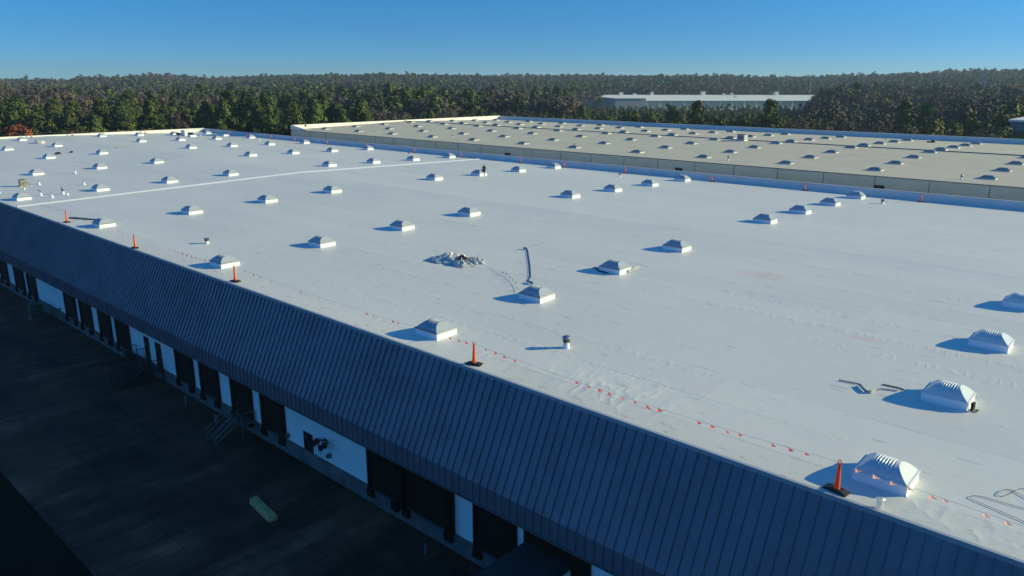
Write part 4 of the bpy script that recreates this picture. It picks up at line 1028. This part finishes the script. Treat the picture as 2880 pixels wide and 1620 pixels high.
def np_mesh(name, quads, cols, m):
    """quads: (n,4,3) metres; cols (n,3)"""
    n = len(quads); me = bpy.data.meshes.new(name)
    me.vertices.add(n*4); me.vertices.foreach_set('co', quads.reshape(-1).astype(np.float32))
    me.loops.add(n*4); me.loops.foreach_set('vertex_index', np.arange(n*4, dtype=np.int32))
    me.polygons.add(n); me.polygons.foreach_set('loop_start', np.arange(0, n*4, 4, dtype=np.int32)); me.polygons.foreach_set('loop_total', np.full(n, 4, dtype=np.int32))
    a = me.color_attributes.new('col', 'FLOAT_COLOR', 'CORNER')
    a.data.foreach_set('color', np.repeat(np.concatenate([cols, np.ones((n, 1))], 1), 4, 0).reshape(-1).astype(np.float32))
    me.materials.append(m); me.update(); me.validate(); return me
def leaf_quads(centers, size, R, asp=1.0, nrm=None):
    n = len(centers)
    a = R.normal(size=(n, 3))
    if nrm is not None:
        nn_ = nrm/np.maximum(1e-6, np.linalg.norm(nrm, axis=1, keepdims=True)) + R.normal(size=(n, 3))*.33; nn_ /= np.linalg.norm(nn_, axis=1, keepdims=True)
        a -= (a*nn_).sum(1, keepdims=True)*nn_
    a /= np.linalg.norm(a, axis=1, keepdims=True)
    b = R.normal(size=(n, 3)) if nrm is None else np.cross(nn_, a)
    b -= (a*b).sum(1, keepdims=True)*a; b /= np.linalg.norm(b, axis=1, keepdims=True)
    s_ = (size*R.uniform(.6, 1.35, (n, 1)))
    a = a*s_; b = b*s_*asp
    return np.stack([centers-a-b*.6, centers+a*.7-b, centers+a+b*.6, centers-a*.7+b], 1)
PINE = np.array([[.046, .072, .020], [.064, .092, .022], [.030, .050, .018], [.082, .098, .026]])
BARE = np.array([[.082, .062, .054], [.100, .074, .062], [.068, .056, .052], [.090, .074, .068]])
RUST = np.array([[.22, .075, .025], [.28, .10, .035], [.16, .06, .025]])
def crown_quads(kind, R, nclump, per, size, H, W):
    """crown in metres, base of tree at 0; returns quads, colours"""
    cs = []; co = []; cn = []
    pal = PINE if kind in ('pine', 'dense') else (RUST if kind == 'rust' else BARE)
    for k in range(nclump):
        if kind == 'pine':
            f = R.uniform(0, 1)**.8; z = H*(.24+.72*f); rad_ = W*(.62+.38*math.sin(math.pi*min(1, f*.9+.12)))*(1-f**2.6*.82)*(.85+.15*math.sin(f*8+nclump))
            a = R.uniform(0, 2*np.pi); r_ = rad_*R.uniform(.45, 1.0); cr = W*.36*(1.1-f*.3)
        elif kind == 'dense':
            f = R.uniform(0, 1)**.8; z = H*(.22+.75*f); rad_ = W*(1.05-f**2*.8); a = R.uniform(0, 2*np.pi); r_ = rad_*math.sqrt(R.uniform(.3, 1)); cr = W*.36
        else:
            th = R.uniform(0, 2*np.pi); ph = np.arccos(R.uniform(-.55, 1)); rr_ = R.uniform(.55, 1)
            z = H*.64 + H*.34*np.cos(ph)*rr_; r_ = W*np.sin(ph)*rr_; a = th; cr = W*.26
        c = np.array([math.cos(a)*r_, math.sin(a)*r_, z])
        p = R.normal(size=(per, 3)); p /= np.linalg.norm(p, axis=1, keepdims=True); p *= (R.uniform(0, 1, (per, 1))**.4)*cr; p[:, 2] *= .62
        cs.append(c+p); o_ = np.array([c[0], c[1], (c[2]-H*.62)*.5]); cn.append(p/cr*.8 + (o_/W)*.8)
        cc = pal[R.integers(len(pal))]*R.uniform(.85, 1.15)
        co.append(np.tile(cc, (per, 1))*R.uniform(.88, 1.12, (per, 1)))
    C = np.concatenate(cs); K = np.concatenate(co)
    asp = .9 if kind in ('pine', 'dense') else .5
    return leaf_quads(C, size, R, asp, np.concatenate(cn)), K
def twig_quads(R, n, H, W):
    """upright thin twigs for bare crowns"""
    th = R.uniform(0, 2*np.pi, n); rr_ = np.sqrt(R.uniform(0, 1, n)); f = R.uniform(0, 1, n)
    p0 = np.stack([np.cos(th)*rr_*W*.5*f, np.sin(th)*rr_*W*.5*f, H*(.25+.35*f)], 1)
    ph = R.uniform(0, 1, n)
    d = np.stack([np.cos(th)*rr_*W*.55, np.sin(th)*rr_*W*.55, H*(.22+.2*ph)*(1-.45*rr_)], 1)
    p1 = p0+d; wv = np.stack([-np.sin(th), np.cos(th), np.zeros(n)], 1)*R.uniform(.06, .13, (n, 1))
    return np.stack([p0-wv*1.4, p0+wv*1.4, p1+wv*.4, p1-wv*.4], 1), BARE[R.integers(len(BARE), size=n)]*R.uniform(.7, 1.3, (n, 1))
def trunk_mb(H, r, forks, R, W):
    b = MB(); h = H/S; r = r/S
    b.tube([(0, 0, -.3), (.02, 0, h*.35), (-.03, .02, h*.7), (0, 0, h*.95)], r, 6, [r, r*.8, r*.5, r*.12])
    for k in range(forks):
        a = R.uniform(0, 2*np.pi); z = h*R.uniform(.4, .75); l_ = W/S*R.uniform(.5, .9)
        b.tube([(0, 0, z), (math.cos(a)*l_*.5, math.sin(a)*l_*.5, z+h*.07), (math.cos(a)*l_, math.sin(a)*l_, z+h*.16)], r*.35, 5, [r*.4, r*.25, r*.06])
    return b
protos = {}
def make_tree(kind, i):
    R = np.random.default_rng(100*i+{'pine': 1, 'dense': 2, 'bare': 3, 'rust': 4}[kind])
    H = {'pine': 21, 'dense': 17, 'bare': 18, 'rust': 15}[kind]*R.uniform(.92, 1.08); W = {'pine': 5.1, 'dense': 5.2, 'bare': 5.4, 'rust': 5.0}[kind]*R.uniform(.88, 1.12)
    if kind in ('pine', 'dense'): q, c = crown_quads(kind, R, 60, 52, .31, H, W)
    elif kind == 'rust': q, c = crown_quads(kind, R, 55, 22, .34, H, W)
    else:
        q, c = crown_quads(kind, R, 50, 22, .30, H, W); q2, c2 = twig_quads(R, 420, H, W); q = np.concatenate([q, q2]); c = np.concatenate([c, c2])
    crown = np_mesh(kind+'_crown', q, c, m_leaf)
    tr = trunk_mb(H, .28, 6 if kind != 'pine' else 3, R, W).mesh(kind+'_trunk', m_bark)
    return crown, tr
NV = {'pine': 6, 'dense': 4, 'bare': 6, 'rust': 2}
for k_, n_ in NV.items(): protos[k_] = [make_tree(k_, i) for i in range(n_)]
tnames = {'pine': 'pine_tree', 'dense': 'evergreen_tree', 'bare': 'bare_tree', 'rust': 'rusty_leaved_tree'}
def place_tree(kind, x, y, sc, label, group):
    cr, tr = protos[kind][rng.randrange(NV[kind])]
    t = bpy.data.objects.new(tnames[kind], None); col.objects.link(t)
    t.location = P(x, y, ground_z(x, y)); t.rotation_euler = (0, 0, rng.uniform(0, 6.28)); t.scale = (sc*rng.uniform(.9, 1.1), sc*rng.uniform(.9, 1.1), sc)
    a = bpy.data.objects.new('crown', cr); b = bpy.data.objects.new('trunk', tr)
    for o in (a, b): col.objects.link(o); o.parent = t
    tag(t, label, 'tree', group)
# rows of individual trees by azimuth (deg from +y, negative = left)
def az_xy(a, d): return d*math.sin(rad(a)), d*math.cos(rad(a))
def edge_dist(a):
    """distance at which the wood starts for a given azimuth"""
    x, y = math.sin(rad(a)), math.cos(rad(a))
    c = []
    if a < -63.5: return 160/(-x)                    # behind the back end of the white roof
    if a < -58: return min(160/(-x), 175)
    if a < -43: return min(128/(-x), 1e9) if 128/(-x)*y < 132 else 136/y
    return 137/y
def kind_at(a, row, r_):
    u_ = r_.random()
    if a < -74.0 and row == 0: 
        return 'rust' if -75.8 < a < -74.6 else 'pine'
    if a < -52: return 'pine' if u_ < (.96 if row < 2 else .6) else ('dense' if u_ < .985 else 'bare')
    if a < -38: return ['dense' if u_ < .55 else 'pine', 'dense' if u_ < .6 else 'bare', 'bare' if u_ < .6 else 'dense', 'bare'][min(row, 3)] if row else ('dense' if u_ < .7 else 'pine')
    if a < -22.5: return ['dense' if u_ < .6 else 'pine', 'dense' if u_ < .7 else 'bare', 'dense' if u_ < .6 else 'bare', 'dense'][min(row, 3)]
    if a < -16: return 'bare' if u_ < (.42 if row < 1 else .68) else 'dense'
    return 'dense' if u_ < .55 else 'bare'
rt = random.Random(11); placed = []
for row, (off, step) in enumerate(((0, 1.75), (7, 1.7), (14.5, 1.6), (23, 1.5), (33, 1.45))):
    a = -80.0 + row*.3; 
    while a < -4:
        d = edge_dist(a) + off + rt.uniform(-2.0, 2.5)
        x, y = az_xy(a, d)
        # keep the view to the distant warehouse open
        if not (-37 < a < -21 and d > 215):
            k_ = kind_at(a, row, rt)
            sc = rt.uniform(.84, 1.1)
            if a > -52: sc *= .88
            if -37.5 < a < -20.5: sc = rt.uniform(.92, 1.08) - max(0, d-158)*.0055
            if a > -15: sc *= 1.12
            placed.append((row, k_, x, y, sc, a))
        a += step*rt.uniform(.75, 1.25)*(150/d)**.3
rows_name = ['front row', 'second row', 'third row', 'fourth row', 'fifth row']
desc = {'pine': 'green pine', 'dense': 'bushy dark evergreen', 'bare': 'leafless grey brown tree', 'rust': 'rust coloured tree'}
cnt = {}
placed.sort(key=lambda p: (p[0], p[5]))
placed = placed[:299]
for row, k_, x, y, sc, a in placed:
    cnt[(row, k_)] = cnt.get((row, k_), 0)+1
    place_tree(k_, x, y, sc, '%s, %s of its kind from the left, %s of wood' % (desc[k_], ordi(cnt[(row, k_)]), rows_name[row]), 'trees at the edge of the wood')
print('TREES', len(placed))

# far wood as one mass
def forest():
    R = np.random.default_rng(5); libs = {}
    for kind in ('pine', 'dense', 'bare'):
        for lod, (nc, per, size) in enumerate(((44, 15, .50), (18, 9, .95))):
            for v in range(4):
                H = {'pine': 20, 'dense': 17, 'bare': 18}[kind]; W = {'pine': 5.2, 'dense': 5.4, 'bare': 6.2}[kind]
                q, c = crown_quads(kind, R, nc, per, size, H, W)
                if kind == 'bare' and lod == 0:
                    q2, c2 = twig_quads(R, 60, H, W); q = np.concatenate([q, q2]); c = np.concatenate([c, c2])
                libs[(kind, lod, v)] = (q, c)
    Q = []; K = []
    d = 150.0
    while d < 1700:
        stepd = 5.8 if d < 420 else (9 if d < 800 else d*.016)
        wid = 5.4 if d < 420 else (6.8 if d < 800 else d*.0085)
        a = -82.0
        while a < -2.5:
            a += math.degrees(wid/d)*R.uniform(.7, 1.3)
            dd = d + R.uniform(-.5, .5)*stepd
            x, y = az_xy(a, dd)
            lim = edge_dist(a) + (42 if d < 800 else 0)
            if dd < lim: continue
            # clearing with the distant warehouse in it
            lx = (x-FO[0])*math.cos(FA)+(y-FO[1])*math.sin(FA); ly = -(x-FO[0])*math.sin(FA)+(y-FO[1])*math.cos(FA)
            if -6 < lx < 222 and -16 < ly < 112: continue
            infront = -37.5 < a < -20.5 and ly < 0
            if infront and ly > -22: continue
            nz_ = noise.noise(Vector((x*.0055, y*.0055, 0))); nb = noise.noise(Vector((x*.016, y*.016, 7)))
            bare_p = .12 + .55*max(0, min(1, (nz_+.12)*3)) + (.28 if a > -45 else 0) + (.35 if a < -60 and dd > 225 else 0)
            if infront: bare_p *= .3
            kind = 'bare' if R.uniform() < bare_p else ('pine' if R.uniform() < .5 else 'dense')
            lod = 0 if dd < 420 else 1
            q, c = libs[(kind, lod, int(R.integers(4)))]
            sc = R.uniform(.86, 1.12)*(1+.38*nb+.22*noise.noise(Vector((x*.05, y*.05, 2))))
            if infront: sc = max(.36, .78 - (dd-190)*.0024)*R.uniform(.8, 1.1)
            elif kind == 'bare' and R.uniform() < .04: sc *= 1.18
            sw = sc*(1 if dd < 800 else dd/800*.9)
            th = R.uniform(0, 6.28); ct, st_ = math.cos(th), math.sin(th)
            z0 = (ground_z(x, y)-GZ)*S
            qq = np.empty_like(q)
            qq[..., 0] = (q[..., 0]*ct-q[..., 1]*st_)*sw + x*S; qq[..., 1] = (q[..., 0]*st_+q[..., 1]*ct)*sw + y*S; qq[..., 2] = q[..., 2]*sc + z0
            Q.append(qq); K.append(c*R.uniform(.86, 1.16))
        d += stepd
    Q = np.concatenate(Q); K = np.concatenate(K); print('FOREST quads', len(Q))
    o = bpy.data.objects.new('distant_forest', np_mesh('distant_forest', Q, K, m_leaf)); col.objects.link(o)
    tag(o, 'mixed pine and bare woodland stretching to the horizon', 'forest', kind='stuff')
forest()
# low undergrowth along the wood edge
def undergrowth():
    R = np.random.default_rng(9); cs = []
    for _ in range(2600):
        a = R.uniform(-81, -4); d = edge_dist(a) + R.uniform(-5, 9); x, y = az_xy(a, d); z = (ground_z(x, y)-GZ)*S
        c = np.array([x*S, y*S, z+R.uniform(.5, 3.2)]); cs.append(c+R.normal(size=(9, 3))*np.array([1.1, 1.1, .8]))
    C = np.concatenate(cs); cols = PINE[R.integers(4, size=len(C))]*R.uniform(.6, 1.1, (len(C), 1))
    o = bpy.data.objects.new('undergrowth', np_mesh('undergrowth', leaf_quads(C, .5, R), cols, m_leaf)); col.objects.link(o)
    tag(o, 'low dark undergrowth along the edge of the wood', 'undergrowth', kind='stuff')
undergrowth()

# ------------------------------------------------------------------ air
def haze():
    b = MB(); b.box(-3400, 3400, -3400, 3400, -3, 62)
    m = bpy.data.materials.new('thin_haze'); m.use_nodes = True; t = m.node_tree; t.nodes.clear()
    o = t.nodes.new('ShaderNodeOutputMaterial'); v = t.nodes.new('ShaderNodeVolumePrincipled')
    v.inputs['Color'].default_value = (.55, .75, 1.0, 1); v.inputs['Density'].default_value = .00016; v.inputs['Anisotropy'].default_value = .2
    t.links.new(v.outputs[0], o.inputs['Volume'])
    tag(b.build('haze', m), kind='stuff')
haze()
